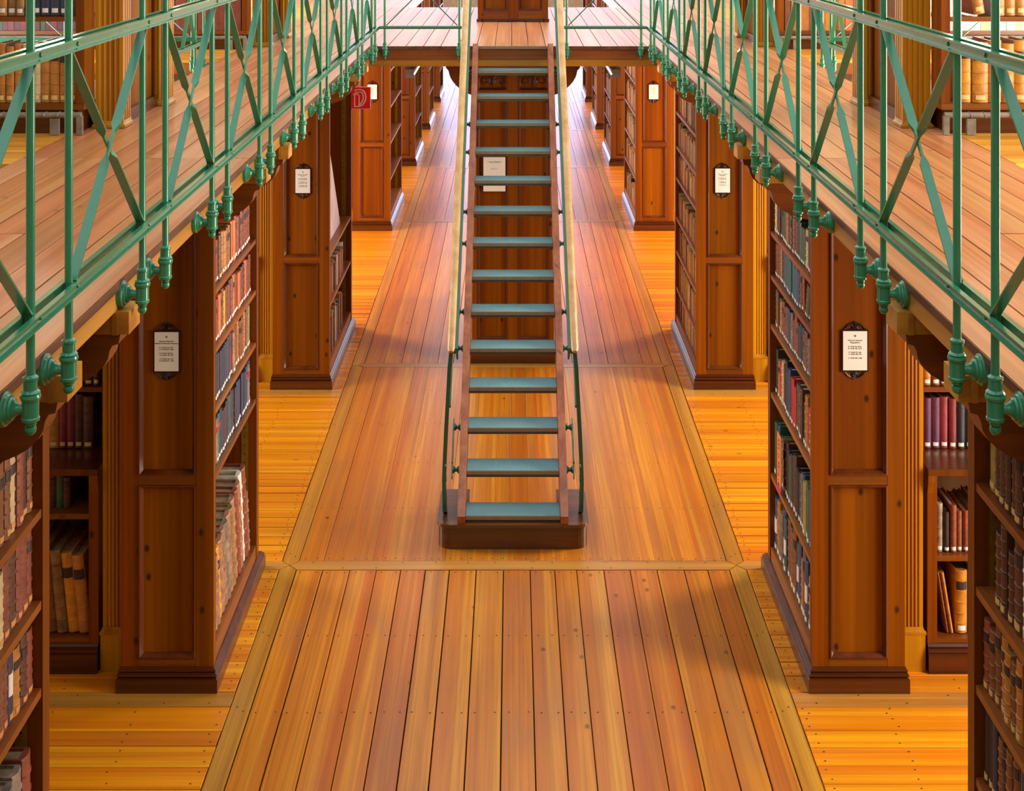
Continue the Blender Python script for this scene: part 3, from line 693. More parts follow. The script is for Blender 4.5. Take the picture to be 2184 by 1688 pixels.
def cross_case_up(s, y0, label):
    xi = s * 1.968
    def bx(a, b): return sorted((xi + s * a, xi + s * b))
    c = thing('gallery_bookcase', label, 'bookcase', (s * 2.5, y0, G))
    part('plinth', M['plinth'], c, *bx(.03, 2.5), y0 + .02, y0 + .88, G + .001, UPZ - .028)
    part('bottom_shelf', M['case_x'], c, *bx(.0, 2.5), y0 + .005, y0 + .9, UPZ - .0275, UPZ)
    part('end_post', M['case_z'], c, *bx(.0, .04), y0 + .01, y0 + .16, UPZ + .0005, 5.0)
    part('end_post', M['case_z'], c, *bx(.0, .04), y0 + .74, y0 + .89, UPZ + .0005, 5.0)
    for z in (3.012, 3.42): part('shelf', M['case_x'], c, *bx(.0405, 2.5), y0 + .01, y0 + .3, z - .022, z)
    p = MB(); p.tube([(xi - s * .0, y0 - .035, UPZ - .045), (xi + s * 2.5, y0 - .035, UPZ - .045)], .0135, 10)
    pp = tag(p.build('heating_pipe', M['pipe'], None, True, (xi, y0 - .035, UPZ - .045)), label.replace('gallery bookcase', 'string wrapped heating pipe under the shelf') if False else 'wire wrapped heating pipe below the gallery shelf of ' + label.split(' of ')[-1], 'pipe')
    wr = MB()
    x = .03
    while x < 2.0:
        pts = []
        for q in range(9):
            a = q / 8 * 2 * math.pi; pts.append((xi + s * (x + .03 * q / 8), y0 - .035 + .0155 * math.cos(a), UPZ - .045 + .0155 * math.sin(a)))
        wr.tube(pts, .0014, 4); x += R.uniform(.04, .09)
    wr.build('wire_wrap', M['wire'], pp)
    part('pipe_bracket', M['pipe'], pp, *bx(.10, .14), y0 - .047, y0 - .026, G + .002, UPZ - .06)
    part('pipe_elbow', M['pipe'], pp, *bx(-.006, .02), y0 - .046, y0 - .024, G + .002, UPZ - .05)
    return c
cross_case_up(-1, 6.235, 'gallery bookcase of tan volumes with dark title panels')
cross_case_up(1, 6.235, 'gallery bookcase of large honey volumes')
cross_case_up(-1, 10.06, 'gallery bookcase of reddish brown volumes')
cross_case_up(1, 10.06, 'gallery bookcase of tan and orange volumes')

# ------------------------------------------------------------------ the panelled pier behind the stair
pc = thing('stair_pier', 'panelled wooden pier with carved palmettes behind the stair', 'pier', (0, 10.53, 0))
MB().loft([[(-.317 - e, 10.53 - e, z), (.317 + e, 10.53 - e, z), (.317 + e, 12.4, z), (-.317 - e, 12.4, z)] for e, z in ((.02, .001), (.02, .10), (.012, .115), (.002, .13))]).build('plinth', M['plinth'], pc)
for x0, x1 in ((-.317, .0325), (-.0325, .317)):
    pass
framed(pc, -.317, .001, 10.53, .1305, 2.318, [(2.085, 2.108)], .042, .05, .03)
framed(pc, -.001 + .002, .317, 10.53, .1305, 2.318, [(2.085, 2.108)], .042, .05, .03)
part('body', M['panel_z'], pc, -.317, .317, 10.5605, 12.4, .1305, 2.318)
for cx in (-.158, .158):
    m = MB()
    for sg in (-1, 1):
        for (r0, a0, a1, ox, oz) in ((.030, -1.2, 3.6, .052, .0), (.016, 1.0, 5.2, .052, -.002)):
            m.tube([(cx + sg * (ox + r0 * math.cos(a0 + (a1 - a0) * q / 10)), 10.546, 2.186 + oz + r0 * math.sin(a0 + (a1 - a0) * q / 10)) for q in range(11)], .0035, 5)
        m.tube([(cx + sg * (.004 + .05 * q / 5), 10.546, 2.15 + .07 * math.sin(q / 5 * 1.4)) for q in range(6)], .003, 5)
        m.tube([(cx + sg * (.003 + .02 * q / 5), 10.546, 2.17 + .05 * q / 5) for q in range(6)], .004, 5)
    m.tube([(cx, 10.546, 2.135), (cx, 10.546, 2.225)], .004, 5)
    m.build('palmette', M['mould'], pc)
for s in (-1, 1):
    prof = [(.3175, 2.318), (.52, 2.318), (.52, 2.285), (.50, 2.262)] + [(.3175 + .18 * math.cos(a), 2.262 - .19 * math.sin(a) * (1 - .25 * math.cos(a))) for a in [q * math.pi / 16 for q in range(1, 9)]]
    MB().prism([(s * a, b) for a, b in prof], 'y', 10.545, 10.62).build('bracket', M['case_x'], pc)
pu = thing('gallery_case_end', 'panelled case end standing on the bridge at the head of the stair', 'bookcase', (0, 12.56, G))
framed(pu, -.325, .0, 12.56, G + .03, 4.2, [], .05, .075, .03); framed(pu, .002, .325, 12.56, G + .03, 4.2, [], .05, .075, .03)
part('body', M['panel_z'], pu, -.325, .325, 12.5905, 14.2, G + .03, 4.2)
for s in (-1, 1): part('foot', M['plinth'], pu, *sorted((s * .29, s * .335)), 12.55, 14.2, G + .002, G + .0295)
MB().prism([(-.28, G + .0297), (.28, G + .0297)] + [(.28 - .56 * q / 8, G + .016 - .012 * abs(math.cos(q / 8 * math.pi))) for q in range(9)], 'y', 12.57, 12.59).build('scalloped_skirt', M['plinth'], pu)

# lamps under the bridge
for s in (-1, 1):
    l = thing('fluorescent_lamp', 'twin tube fluorescent lamp under the bridge %s' % ('near the fire extinguisher sign' if s < 0 else 'near the plaque opposite the sign'), 'lamp', (s * .80, 10.6, 2.24))
    MB().prism([(s * .80 - .04, 2.27), (s * .80 - .03, 2.235), (s * .80 + .03, 2.235), (s * .80 + .04, 2.27)], 'y', 10.55, 11.8).build('housing', M['alu'], l)
    for d in (-.02, .02): MB().tube([(s * .80 + d + s * -.03 * 0, 10.56, 2.222), (s * .80 + d, 11.79, 2.222)], .011, 8).build('tube', M['lamp'], l, True)
    for y in (10.552, 11.795): part('end_cap', M['alu'], l, s * .80 - .035, s * .80 + .035, y - .008, y + .008, 2.205, 2.2345)
    for y in (10.75, 11.6): part('hanger', M['alu'], l, s * .80 - .006, s * .80 + .006, y, y + .012, 2.2705, 2.3755)

# ------------------------------------------------------------------ plaques, papers, sign
def text_mesh(body, size, mat, align='CENTER', space=1.0, rot=None):
    c = bpy.data.curves.new('text', 'FONT'); c.body = body; c.size = size; c.align_x = align; c.resolution_u = 2; c.space_line = space; c.extrude = .0002
    o = bpy.data.objects.new('text_tmp', c); COL.objects.link(o)
    dg = bpy.context.evaluated_depsgraph_get(); me = bpy.data.meshes.new_from_object(o.evaluated_get(dg))
    bpy.data.objects.remove(o); me.materials.clear(); me.materials.append(mat); return me
def plaque(xc, y, zc, head, lines, label, w=.108, h=.176):
    p = thing('shelf_plaque', label, 'plaque', (xc, y, zc))
    part('frame', M['iron'], p, xc - w/2 - .006, xc + w/2 + .006, y - .006, y, zc - h/2 - .008, zc + h/2 + .006)
    part('card', M['paper'], p, xc - w/2, xc + w/2, y - .0075, y - .0061, zc - h/2, zc + h/2)
    for sg in (1, -1):
        cr = MB(); zb = zc + sg * (h/2 + .007)
        ra = lambda pts, r: cr.tube([(xc + u, y - .003, zb + sg * v) for u, v in pts], r, 5)
        for e in (-1, 1):
            ra([(e * .05, 0), (e * .041, .006), (e * .033, .018), (e * .02, .026), (e * .006, .029), (0, .036)], .0028)
            ra([(e * (.019 + .011 * math.cos(a)), .011 + .010 * math.sin(a)) for a in [q * .62 for q in range(9)]], .0022)
            ra([(e * .004, .0), (e * .008, .014), (e * .004, .026)], .0026)
        ra([(0, -.002), (0, .034)], .003)
        cr.build('cresting', M['iron'], p)
    for body, size, dz in ((head, .0094, h * .25), (lines, .0084, h * .09)):
        me = text_mesh(body, size, M['ink'], 'CENTER', 1.02); o = link('lettering', me, p, (0, -.0078, dz)); o.rotation_euler = (HP, 0, 0)
    cm = MB().lathe([(.005, 0), (.005, .0004)], (xc, y - .0076, zc + h * .38), 'y', 12, -1).build('emblem', M['pipe'], p)
PY = 6.11 + .0185
plaque((354 - 1094) / 474.5, PY, H - (752 + 188) / 474.5, 'Historia Naturalis\nHistoria Naturalis, Botanica', '4° H NAT III, 1201-\n4° H N BOT I, 860\n\n4° H NAT III, 201-\n4° H NAT III, 459\n\n2° H NAT III, 196\n2° H N BOT I, 304', 'white plaque in black scrollwork frame reading Historia Naturalis Botanica')
plaque((1825 - 1094) / 474.5, PY, H - (750 + 188) / 474.5, 'Historia Literaria\nBiographica', '8° HLBI VII, 8155-\n8° HLBI VIII, 2437\n\n4° HLBI XII, 540-\n4° HLBI XIII, 969\n\n2° HLBI VIII, 1180', 'white plaque in black scrollwork frame reading Historia Literaria Biographica')
PY2 = 9.97 + .0185; s2 = F_PX / PY2
plaque((646 - 1094) / s2, PY2, H - (386 + 188) / s2, 'Historia Naturalis\nBotanica', '8° H NAT III, 201-\n8° H NAT III, 990\n\n4° H N BOT I, 40-\n4° H N BOT I, 520\n\n2° H N BOT I, 80\n2° H N BOT I, 204', 'small white plaque on the bookcase carrying the extinguisher sign', .108, .176)
plaque((1541 - 1094) / s2, PY2, H - (385 + 188) / s2, 'Historia Literaria\nBiographica', '8° HLBI VII, 155-\n8° HLBI VIII, 247\n\n4° HLBI XII, 54-\n4° HLBI XIII, 96\n\n2° HLBI VIII, 118', 'small white plaque on the bookcase opposite the extinguisher sign', .108, .176)
PY3 = 14.92 + .0185; s3 = F_PX / PY3
plaque((794 - 1094) / s3, PY3, H - (196 + 188) / s3, 'Historia\nNaturalis', '8° H NAT I, 1-\n8° H NAT I, 200\n\n4° H NAT I, 1-\n4° H NAT I, 120', 'cream plaque half hidden behind the red fire extinguisher sign', .104, .16)
plaque((1394 - 1094) / s3, PY3, H - (196 + 188) / s3, 'Historia\nLiteraria', '8° HL I, 1-\n8° HL I, 200\n\n4° HL I, 1-\n4° HL I, 120', 'cream plaque on the first bookcase behind the one opposite the extinguisher sign', .104, .16)
# paper notice on the stair pier
sp = F_PX / 10.53
nt = thing('paper_notice', 'white paper notice fixed to the pier behind the stair', 'notice', ((1054.5 - 1094) / sp, 10.528, H - (371 + 188) / sp))
x0, x1 = (1031 - 1094) / sp, (1078 - 1094) / sp; z1, z0 = H - (335 + 188) / sp, H - (408 + 188) / sp
part('sheet', M['paper'], nt, x0, x1, 10.5225, 10.5235, z0, z1)
for body, sz, zz in (('• Staats-Exlibris', .017, .088), ('B A S I S', .014, .036)):
    o = link('lettering', text_mesh(body, sz, M['ink']), nt, (0, -.0058, zz)); o.rotation_euler = (HP, 0, 0)
# fire extinguisher sign
ss = F_PX / 11.42
sx0, sx1 = (743 - 1094) / ss, (791 - 1094) / ss; sz1, sz0 = H - (185 + 188) / ss, H - (233 + 188) / ss
sg = thing('extinguisher_sign', 'red square sign with a white fire extinguisher pictogram', 'sign', ((sx0 + sx1) / 2, 11.42, (sz0 + sz1) / 2))
part('plate', M['white'], sg, sx0, sx1, 11.418, 11.422, sz0, sz1)
part('red_face', M['red'], sg, sx0 + .005, sx1 - .005, 11.4165, 11.4179, sz0 + .005, sz1 - .005)
part('bracket', M['alu'], sg, sx0 - .003, sx0 + .018, 11.361, 11.4178, sz0 + .03, sz1 - .03) if False else part('bracket', M['alu'], sg, sx0 - .02, sx0 + .02, 11.4221, 11.425, sz0 + .03, sz1 - .03)
cx, cz, u = (sx0 + sx1) / 2, (sz0 + sz1) / 2, (sx1 - sx0)
pg = MB(); yb, yf2 = 11.4163, 11.4152
def ribbon(pts, w):
    for (a, b), (c, d) in zip(pts[:-1], pts[1:]):
        L_ = math.hypot(c - a, d - b) or 1; nx, nz = -(d - b) / L_ * w / 2, (c - a) / L_ * w / 2; ex, ez = (c - a) / L_ * w * .25, (d - b) / L_ * w * .25
        q = [(a - ex + nx, b - ez + nz), (c + ex + nx, d + ez + nz), (c + ex - nx, d + ez - nz), (a - ex - nx, b - ez - nz)]
        pg.prism([(cx + x * u, cz + z * u) for x, z in q], 'y', yf2, yb)
ribbon([(-.22, -.38), (-.22, .08), (-.17, .17), (-.07, .17), (-.02, .08), (-.02, -.38), (-.22, -.38)], .05)
ribbon([(-.12, .17), (-.12, .25)], .05)
ribbon([(-.27, .14), (-.16, .25), (.0, .27)], .045)
ribbon([(-.20, .33), (-.10, .38), (.05, .38), (.17, .33), (.25, .21), (.28, .05), (.26, -.10), (.20, -.22), (.12, -.31), (.05, -.36)], .05)
ribbon([(.0, .27), (.09, .26), (.15, .17), (.17, .04), (.15, -.08), (.10, -.18), (.03, -.27)], .045)
ribbon([(.05, -.36), (.03, -.27)], .045)
pg.build('pictogram', M['white'], sg)

# ------------------------------------------------------------------ books
def spine_y(x): return -.04 * (1 - (2 * x) ** 2)
def cover_mesh(name, bands):
    zs = [0., .01]
    for b in bands: zs += [b - .016, b - .009, b + .009, b + .016]
    zs += [.99, 1.]
    rz = set()
    for b in bands: rz |= {round(b - .009, 4), round(b + .009, 4)}
    mb = MB(); secs = []
    for z in zs:
        k = -.013 if round(z, 4) in rz else 0.
        e = .012 if z in (0., 1.) else 0.
        arc = [(-.5 + i / 8, .03 + spine_y(-.5 + i / 8) + (k if 0 < i < 8 else 0) + e) for i in range(9)]
        secs.append([(x, y, z) for x, y in [(-.5, 1.)] + arc + [(.5, 1.), (.40, 1.), (.40, .09), (-.40, .09), (-.40, 1.)]])
    mb.loft(secs)
    m = mb.mesh(name); m.materials.append(M['Lbr']); return m
COVER = {'band': cover_mesh('banded_cover', [.16, .32, .5, .68, .84]), 'flat': cover_mesh('plain_cover', [])}
def patch(name, z0, z1, hw):
    mb = MB(); xs = [-hw + 2 * hw * i / 6 for i in range(7)]
    front = [(x, .03 + spine_y(x) - .012) for x in xs]; back = [(x, .03 + spine_y(x) + .02) for x in reversed(xs)]
    mb.prism(front + back, 'z', z0, z1); m = mb.mesh(name); m.materials.append(M['lab_white']); return m
LAB = {'lab': patch('spine_label', .055, .125, .32), 'ttl': patch('title_panel', .70, .82, .44), 'big': patch('paper_patch', .35, .62, .42)}
pgm = MB().box(-.40, .40, .09, .965, .012, .972).mesh('page_block'); pgm.materials.append(M['page'])
def setmat(o, mat):
    o.material_slots[0].link = 'OBJECT'; o.material_slots[0].material = mat
NB = [0]
def book(loc, rz, t, d, h, code, label, group, tilt=0., style='band', lab='lab_white', ttl=None, pages='page', big=None):
    o = link('book', COVER[style], None, loc); setmat(o, M['L' + code])
    o.rotation_euler = (0, tilt, rz); o.scale = (t, d, h); tag(o, label, 'book', group); NB[0] += 1
    c = link('page_block', pgm, o); setmat(c, M[pages])
    if lab: c = link('spine_label', LAB['lab'], o); setmat(c, M[lab])
    if ttl: c = link('title_panel', LAB['ttl'], o); setmat(c, M[ttl])
    if big: c = link('paper_patch', LAB['big'], o); setmat(c, M[big])
    return o
FLATS = {'nv', 'bk', 'bl', 'te', 'gr', 'pu', 'mr', 're', 'or', 'ye', 'ol'}
STUFF = MB(); STUFF_M = [M['page']]; STUFF_I = {}
def ordinal(n):
    w = ['first', 'second', 'third', 'fourth', 'fifth', 'sixth', 'seventh', 'eighth', 'ninth', 'tenth', 'eleventh', 'twelfth', 'thirteenth', 'fourteenth', 'fifteenth', 'sixteenth', 'seventeenth', 'eighteenth', 'nineteenth', 'twentieth']
    return w[n - 1] if n <= 20 else 'twenty-' + w[n - 21] if n < 30 else 'thirtieth'
def row(face, fixed, a0, a1, z, seq, hr, tr, dr, place, end='', lab='lab_white', ttl=.3, tilt=0., stuff=False, hpat=None, back=.02, pages='page', rev=False):
    """fill a shelf from a0 to a1. face L: spines to +X, R: spines to -X, F: spines to -Y. seq: codes used in order, then cycled.
    books are told apart by their count from a named end of the shelf (rev: that end is a1)"""
    a, i = a0, 0; sgn = 1 if a1 > a0 else -1; made = []
    while True:
        code = seq[i % len(seq)]; opt = None
        if '+' in code: code, opt = code.split('+')
        t = R.uniform(*tr); h = R.uniform(*hr); d = R.uniform(*dr)
        if hpat: h = hpat[i % len(hpat)] * R.uniform(.985, 1.015)
        th = tilt; tw = t / math.cos(th)
        if (a1 - a) * sgn < tw + .003: break
        i += 1
        c = a + sgn * tw / 2; a += sgn * (tw + .0015)
        fx = R.uniform(0, .010)
        if face == 'F': loc = (c, fixed + back + fx, z); rz = 0.
        elif face == 'L': loc = (fixed - back - fx, c, z); rz = HP
        else: loc = (fixed + back + fx, c, z); rz = -HP
        if stuff:
            k = STUFF_I.setdefault(code, len(STUFF_I) + 1)
            if len(STUFF_M) <= k: STUFF_M.append(M['L' + code])
            x, y, _ = loc
            if face == 'F': bxs = (x - t/2, x + t/2, y, y + d)
            elif face == 'L': bxs = (x - d, x, y - t/2, y + t/2)
            else: bxs = (x, x + d, y - t/2, y + t/2)
            STUFF.box(*bxs, z + .0005, z + h * .97, k)
            e = t * .12
            if face == 'F': STUFF.box(bxs[0] + e, bxs[1] - e, bxs[2] + .004, bxs[3], z + h * .97, z + h * .985, 0)
            else: STUFF.box(bxs[0] + .004, bxs[1] - .004, bxs[2] + e, bxs[3] - e, z + h * .97, z + h * .985, 0)
            continue
        tl = 'title_dark' if (opt is None and code not in FLATS and R.random() < ttl) else None
        big = 'lab_white' if opt == 'p' else None
        if opt == 'r': tl = 'title_red'
        if opt == 't': tl = 'title_dark'
        dz = .0006 + (abs(math.sin(th)) * t / 2 + .0006 if th else 0)
        made.append(book((loc[0], loc[1], loc[2] + dz), rz, t, d, h, code, LEATHER[code][0], 'books on the ' + place, th, 'flat' if code in FLATS else 'band', lab, tl, pages, big))
    for n, o in enumerate(reversed(made) if rev else made):
        o['label'] = '%s book, %s from the %s, %s' % (o['label'], ordinal(n + 1), end, place)
    return a
A = CX0
# --- bookcase across the bay from Historia Naturalis (spines to +X), filled from the bay end
LN = 'bookcase facing Historia Naturalis'; E = 'bay end'
y1, ye = 3.885, 3.50
row('L', -A, y1, ye, NL[0], ['br', 'db', 'rb', 'cr', 'br', 'br', 'rb', 'br'], (.215, .235), (.034, .046), (.15, .18), 'top shelf, ' + LN, E, 'lab_orange', .8)
row('L', -A, y1, ye, NL[1], ['rb', 'rb', 'rb', 'db', 'rb', 'cr', 'rb', 'br'], (.195, .225), (.036, .052), (.15, .18), 'second shelf, ' + LN, E, 'lab_orange', .5)
row('L', -A, y1, ye, NL[2], ['rb', 'db', 'tn', 'nv+p', 'rb', 'br', 'br'], (.18, .225), (.03, .052), (.15, .18), 'third shelf, ' + LN, E, 'lab_orange', .4)
row('L', -A, y1 - .02, ye, NL[3], ['rb', 'gy', 'gy', 'br', 'tn'], (.29, .36), (.045, .075), (.22, .26), 'fourth shelf, ' + LN, E, None, .2)
# --- bookcase across from Historia Literaria (spines to -X)
RN = 'bookcase facing Historia Literaria'
y1, ye = 3.955, 3.50
row('R', A, y1 - .03, ye, NR[0], ['ol', 'db', 'db', 'db', 'db', 'db', 'cr', 'wh'], (.20, .23), (.035, .05), (.16, .19), 'top shelf, ' + RN, E, 'lab_cream', .2)
row('R', A, y1 - .09, ye, NR[1], ['db', 'db', 'db', 'db', 'wh', 'cr', 'cr', 'wh'], (.185, .265), (.04, .055), (.16, .19), 'second shelf, ' + RN, E, 'lab_cream', .2)
row('R', A, y1, ye, NR[2], ['rb', 'br+t', 'br+t', 'tn+t', 'tn+t', 'br+t', 'tn+t'], (.19, .255), (.036, .046), (.16, .19), 'third shelf, ' + RN, E, 'lab_cream', .9)
row('R', A, y1, ye, NR[3], ['bk', 'bk', 'nv', 'br', 'db', 'br', 'br', 'te'], (.18, .235), (.032, .045), (.16, .19), 'fourth shelf, ' + RN, E, 'lab_cream', .5)
# --- Historia Naturalis bookcase
LC = 'Historia Naturalis bookcase'; E = 'plaque end'
row('L', -A, 6.165, 7.13, SHL[0], ['rb', 'rb', 'br', 'rb', 'br', 'db', 'tn', 'tn', 'br', 'tn', 'bk', 'or', 'or', 'rb', 'rb', 'db', 'rb', 'rb'], (.19, .215), (.034, .046), (.15, .18), 'top shelf, ' + LC, E, 'lab_white', .3)
row('L', -A, 6.165, 7.13, SHL[1], ['rb', 'rb', 'rb', 'rb', 'or', 'br', 'br', 'ye', 'rb', 'rb', 'db', 'rb', 'tn', 'rb', 'rb', 'or', 'rb', 'rb', 'db', 'or'], (.18, .205), (.034, .046), (.15, .18), 'second shelf, ' + LC, E, 'lab_white', .3)
row('L', -A, 6.165, 7.13, SHL[2], ['nv'] * 11 + ['mr+t', 'wo', 'br', 'br', 'tn', 'br', 'rb', 'br', 'tn', 'rb', 'gy', 'ol'], (.195, .22), (.033, .044), (.15, .18), 'third shelf, ' + LC, E, 'lab_white', .2)
row('L', -A, 6.165, 7.13, SHL[3], ['bl+r', 'gy+r', 'bl+r', 'gy+r', 'te+r', 'nv', 'nv', 'db', 'nv', 'db', 'te', 'nv', 'db', 'nv', 'nv', 'bl', 'nv', 'nv', 'bk', 'bl'], (.19, .225), (.034, .046), (.15, .18), 'fourth shelf, ' + LC, E, 'lab_white', .1)
seq = ['wo', 'wo', 'py+t', 'wo', 'wo', 'gy', 'wo', 'ma', 'wo', 'rb', 'wo', 'wh', 'rb']
hs = [.34, .35, .37, .38, .40, .41, .42, .43, .44, .46, .47, .50, .50]
row('L', -A, 6.26, 7.12, .171, seq, (.3, .4), (.046, .070), (.24, .29), 'bottom shelf, ' + LC, E, None, .0, tilt=-.20, hpat=hs)
# --- Historia Literaria bookcase
RC = 'Historia Literaria bookcase'
K = dict(rev=True)
row('R', A, 7.105, 6.165, SHR[0], ['cr', 'bk', 'db', 'db', 'gr', 'gr', 'br', 'tn', 'db', 'br', 'gy', 'br', 'rb', 'db', 'bk', 'gr', 'gr', 'gr'], (.17, .20), (.030, .050), (.14, .17), 'top shelf, ' + RC, E, **K)
row('R', A, 7.105, 6.41, SHR[1], ['rb', 'rb', 'br', 'tn', 'bk', 'br', 'te', 'te', 'te', 'te', 'te', 'te', 'te', 'te', 'bl', 'br'], (.165, .20), (.032, .046), (.14, .17), 'second shelf, ' + RC, 'leaning books', pages='page_white', rev=True)
row('R', A, 6.385, 6.20, SHR[1], ['br', 'gr', 'gr', 'gr'], (.15, .165), (.028, .036), (.13, .15), 'leaning on second shelf, ' + RC, E, tilt=.30, rev=True)
row('R', A, 7.105, 6.165, SHR[2], ['gy', 'br', 'gr', 'tn', 'br', 'rb', 'br', 'bl', 'bk', 'gy', 'br', 'rb', 'rb', 'nv', 'bk', 'bl', 'br', 'br'], (.155, .20), (.032, .050), (.14, .17), 'third shelf, ' + RC, E, pages='page_white', rev=True)
row('R', A, 7.105, 6.165, SHR[3], ['bk', 'tn', 're', 'cr', 'bk', 'bk', 'nv', 'bl', 'db', 're', 're', 'gr', 'br', 'db'], (.19, .26), (.034, .056), (.15, .19), 'fourth shelf, ' + RC, E, pages='page_white', rev=True)
row('R', A, 7.105, 6.165, SHR[4], ['gr', 'te', 'gr', 'ol', 'gy', 'db', 'db', 'bk', 'gr', 'bk', 'db', 'bk', 'bk', 'gy', 'bl', 'ol'], (.23, .29), (.034, .054), (.17, .21), 'fifth shelf, ' + RC, E, pages='page', rev=True)
row('R', A, 7.105, 6.165, .171, ['bl+p', 'tn', 'gy', 'bl', 'te+p', 'br', 'br', 'br', 'br', 'te+p', 'bl', 'tn', 'br'], (.24, .33), (.045, .065), (.18, .22), 'bottom shelf, ' + RC, E, pages='page_white', rev=True)
# orange order slip standing among the books
so = thing('order_slip', 'bright orange paper slip with handwritten shelf mark between the books', 'slip', (A - .002, 6.86, .56))
part('paper', M['slip'], so, A - .0035, A - .0028, 6.815, 6.905, .60, .86); part('pink_end', M['slip_pink'], so, A - .0035, A - .0028, 6.815, 6.905, .564, .5995)
o = link('lettering', text_mesh('8° 7126 III 334', .04, M['ink'], 'LEFT'), so, (-.0022, -.012 + .0, .035)); o.rotation_euler = (HP, -HP, -HP)
# --- bay bookcases
LB = 'cross bookcase beside Historia Naturalis'; E = 'pilaster'
row('F', 6.45, -2.0, -2.28, .936, ['db', 'db', 'mr', 'mr', 'tn', 'db', 'br', 'db'], (.23, .26), (.036, .05), (.17, .2), 'ledge, ' + LB, E, 'lab_cream', .2)
row('F', 6.45, -1.97, -2.2, 1.2355, ['db', 'bk', 'db', 'bk', 'rb'], (.2, .24), (.03, .045), (.17, .2), 'upper shelf, ' + LB, E, 'lab_cream', .2)
row('F', 6.27, -1.955, -2.28, .151, ['tn', 'ho+t', 'ma', 'br', 'gy', 'br'], (.40, .46), (.045, .06), (.26, .30), 'bottom shelf, ' + LB, E, None, .5, tilt=-.10, hpat=[.36, .37, .385, .40, .40])
row('F', 6.30, -2.06, -2.25, .7205, ['db', 'gr', 'db', 'bk'], (.14, .16), (.03, .04), (.2, .24), 'lower shelf, ' + LB, E, None, .2)
RB = 'cross bookcase beside Historia Literaria'
row('F', 6.45, 1.955, 2.26, .936, ['pu', 'pu', 'mr', 'mr', 'bk+t', 'bk', 'db'], (.235, .245), (.036, .043), (.17, .2), 'ledge, ' + RB, E, 'lab_white', .0)
row('F', 6.45, 1.955, 2.2, 1.2355, ['tn', 'br', 'rb', 'db'], (.22, .24), (.03, .04), (.17, .2), 'upper shelf, ' + RB, E, 'lab_white', .2)
row('F', 6.27, 1.96, 2.26, .5275, ['gy', 'bk', 'rb', 'br', 'rb', 'gy', 'br'], (.185, .225), (.026, .032), (.2, .24), 'lower shelf, ' + RB, E, 'lab_white', .1)
row('F', 6.27, 2.004, 2.046, .151, ['br', 'tn'], (.28, .285), (.016, .02), (.24, .26), 'thin, leaning, bottom shelf, ' + RB, E, None, 0, tilt=-.16)
row('F', 6.27, 2.05, 2.26, .151, ['ho+t', 'bk', 'bk', 'db'], (.29, .32), (.05, .06), (.24, .28), 'bottom shelf, ' + RB, E, 'lab_white', .0)
# --- gallery bookcases
UL = 'gallery bookcase above Historia Naturalis'
row('F', 6.245, -2.015, -2.42, UPZ, ['tn+t', 'tn+t', 'tn+t', 'tn+t', 'cr', 'cr', 'tn+t', 'tn+t', 'tn+t', 'tn+t', 'tn+t', 'tn+t'], (.26, .285), (.036, .044), (.19, .22), 'bottom shelf, ' + UL, E, 'lab_cream', 1.)
row('F', 6.245, -2.05, -2.42, 3.0125, ['nv', 'nv', 'nv', 'nv', 'ma', 'ma', 'ma', 'tn', 'tn', 'tn', 'tn', 'tn', 'tn'], (.27, .30), (.034, .046), (.19, .22), 'second shelf, ' + UL, E, 'lab_white', .0)
UR = 'gallery bookcase above Historia Literaria'
row('F', 6.245, 2.06, 2.45, UPZ, ['ho+t', 'ho+t', 'tn+t', 'ho+t', 'ho+t', 'tn+t', 'ho+t'], (.27, .30), (.055, .072), (.2, .23), 'bottom shelf, ' + UR, E, 'lab_cream', 1.)
book((2.155, 6.275, 3.0215), 0, .05, .2, .28, 'tn', 'tan leather book leaning alone on the second shelf, ' + UR, 'books on the second shelf, ' + UR, -.16, 'band', 'lab_cream')
row('F', 6.245, 2.21, 2.45, 3.0125, ['ho', 'tn', 'tn', 'ho', 'tn', 'ho'], (.27, .30), (.045, .058), (.2, .23), 'second shelf, ' + UR, 'leaning book', 'lab_cream', 0)
# --- rows too far off to tell apart one by one
OLD = ['tn', 'br', 'py', 'cr', 'ho', 'cr', 'rb', 'tn', 'ho', 'ho', 'ol', 'py', 'bk', 'tn']
for z in R2 + [.171]:
    R.shuffle(OLD); row('R', A, 11.23, 10.03, z, list(OLD), (.15, .21) if z > .5 else (.19, .23), (.018, .036), (.13, .17), 'far', '', stuff=True)
for y0, y1 in ((14.92, 16.45), (18.72, 20.1), (21.85, 23.1)):
    for z in (.171, .55, .9, 1.25, 1.6, 1.95):
        R.shuffle(OLD); row('R', A, y1 - .07, y0 + .06, z, list(OLD), (.17, .26), (.02, .05), (.13, .17), 'far', '', stuff=True)
for z, a, b in ((.171, 10.03, 10.95), (.5975, 10.03, 11.0)):
    row('L', -A, a, b, z, ['gy', 'rb', 'wh', 'db', 'mr', 'nv', 'br', 'tn', 'wo', 'bk'], (.24, .33) if z < .3 else (.2, .25), (.03, .05), (.18, .22), 'far', '', stuff=True)
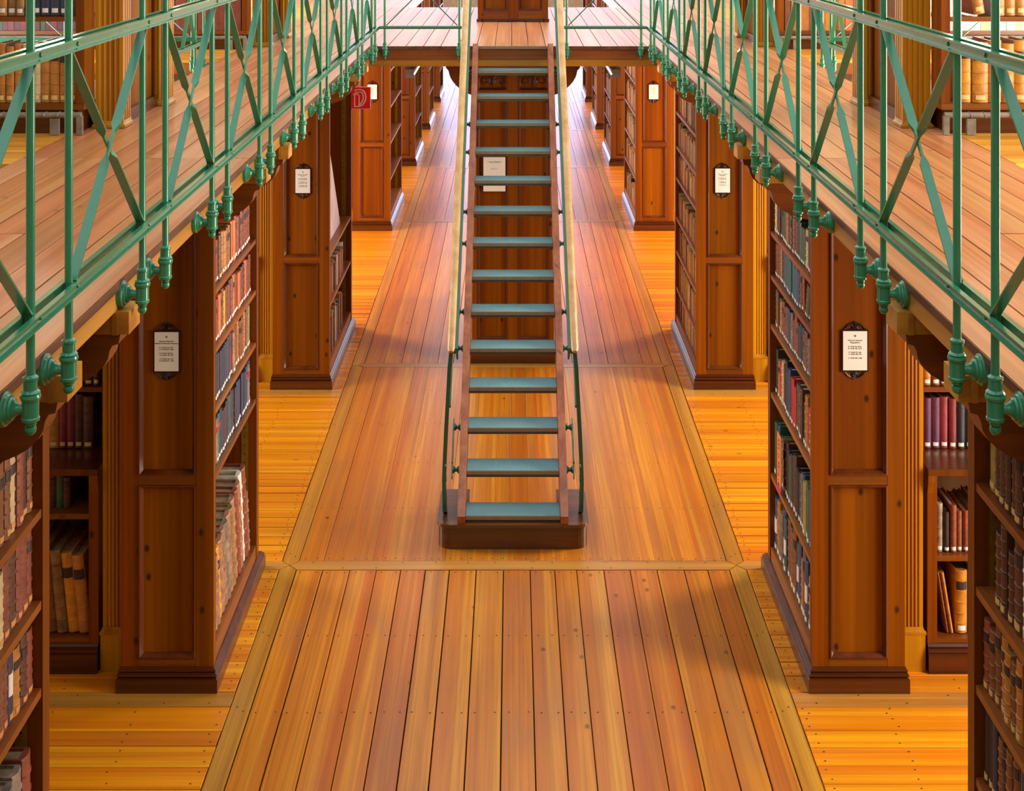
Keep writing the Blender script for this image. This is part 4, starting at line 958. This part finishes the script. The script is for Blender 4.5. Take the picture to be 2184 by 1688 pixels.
for z in (UPZ, 3.0125):
    row('F', 10.07, -2.9, -4.4, z, ['pu', 'pu', 'mr', 'pu', 'mr', 'pu', 'gr'], (.25, .27), (.036, .05), (.18, .2), 'far', '', stuff=True)
    row('F', 10.07, 2.9, 4.4, z, ['wh', 'wh', 'cr', 'wh'], (.25, .27), (.05, .07), (.18, .2), 'far', '', stuff=True)
    row('F', 10.07, -2.02, -2.88, z, ['rb'] if z < 3 else ['rb', 'br'], (.25, .27), (.036, .042), (.18, .2), 'far', '', stuff=True)
    row('F', 10.07, 2.02, 2.88, z, ['br', 'tn', 'or', 'tn', 'br', 'rb', 'tn', 'ho'], (.25, .31), (.035, .05), (.18, .2), 'far', '', stuff=True)
for z in NL[:3]: row('L', -A, 3.47, 2.92, z, ['rb', 'br', 'db', 'rb', 'tn'], (.19, .225), (.036, .05), (.15, .18), 'far', '', stuff=True)
for z in NR[:4]: row('R', A, 3.47, 2.96, z, ['db', 'br', 'cr', 'tn', 'db'], (.19, .23), (.036, .05), (.15, .18), 'far', '', stuff=True)
for z in (UPZ, 3.0125):
    row('F', 6.245, -2.46, -4.4, z, ['tn', 'br', 'tn', 'cr'], (.26, .29), (.036, .05), (.19, .22), 'far', '', stuff=True)
    row('F', 6.245, 2.50, 4.4, z, ['ho', 'tn', 'ho', 'br'], (.27, .30), (.05, .07), (.19, .22), 'far', '', stuff=True)
for s in (-1, 1):
    for z in (.1505, .5275, .936, 1.2355, 1.5505):
        row('F', 10.12 if z < .9 else 10.31, s * 1.96, s * 2.9, z, ['db', 'nv', 'br', 'te', 'bk', 'rb', 'tn'], (.2, .26), (.03, .045), (.16, .18), 'far', '', stuff=True)
tag(STUFF.build('far_shelf_books', STUFF_M), 'rows of small old volumes filling the other shelves along the aisle and bays', 'books', None, 'stuff')
# white board leaning in the half-empty bookcase
wb = MB(); wb.prism([(10.03, .966), (11.05, .966), (10.46, 1.62), (10.03, 1.74)], 'x', -1.41, -1.404)
tag(wb.build('display_card', M['wallcard'], None, False, (-1.407, 10.4, .966)), 'pale lilac display card standing in the half empty bookcase', 'card')
print('individual books', NB[0], 'objects', len(bpy.data.objects))
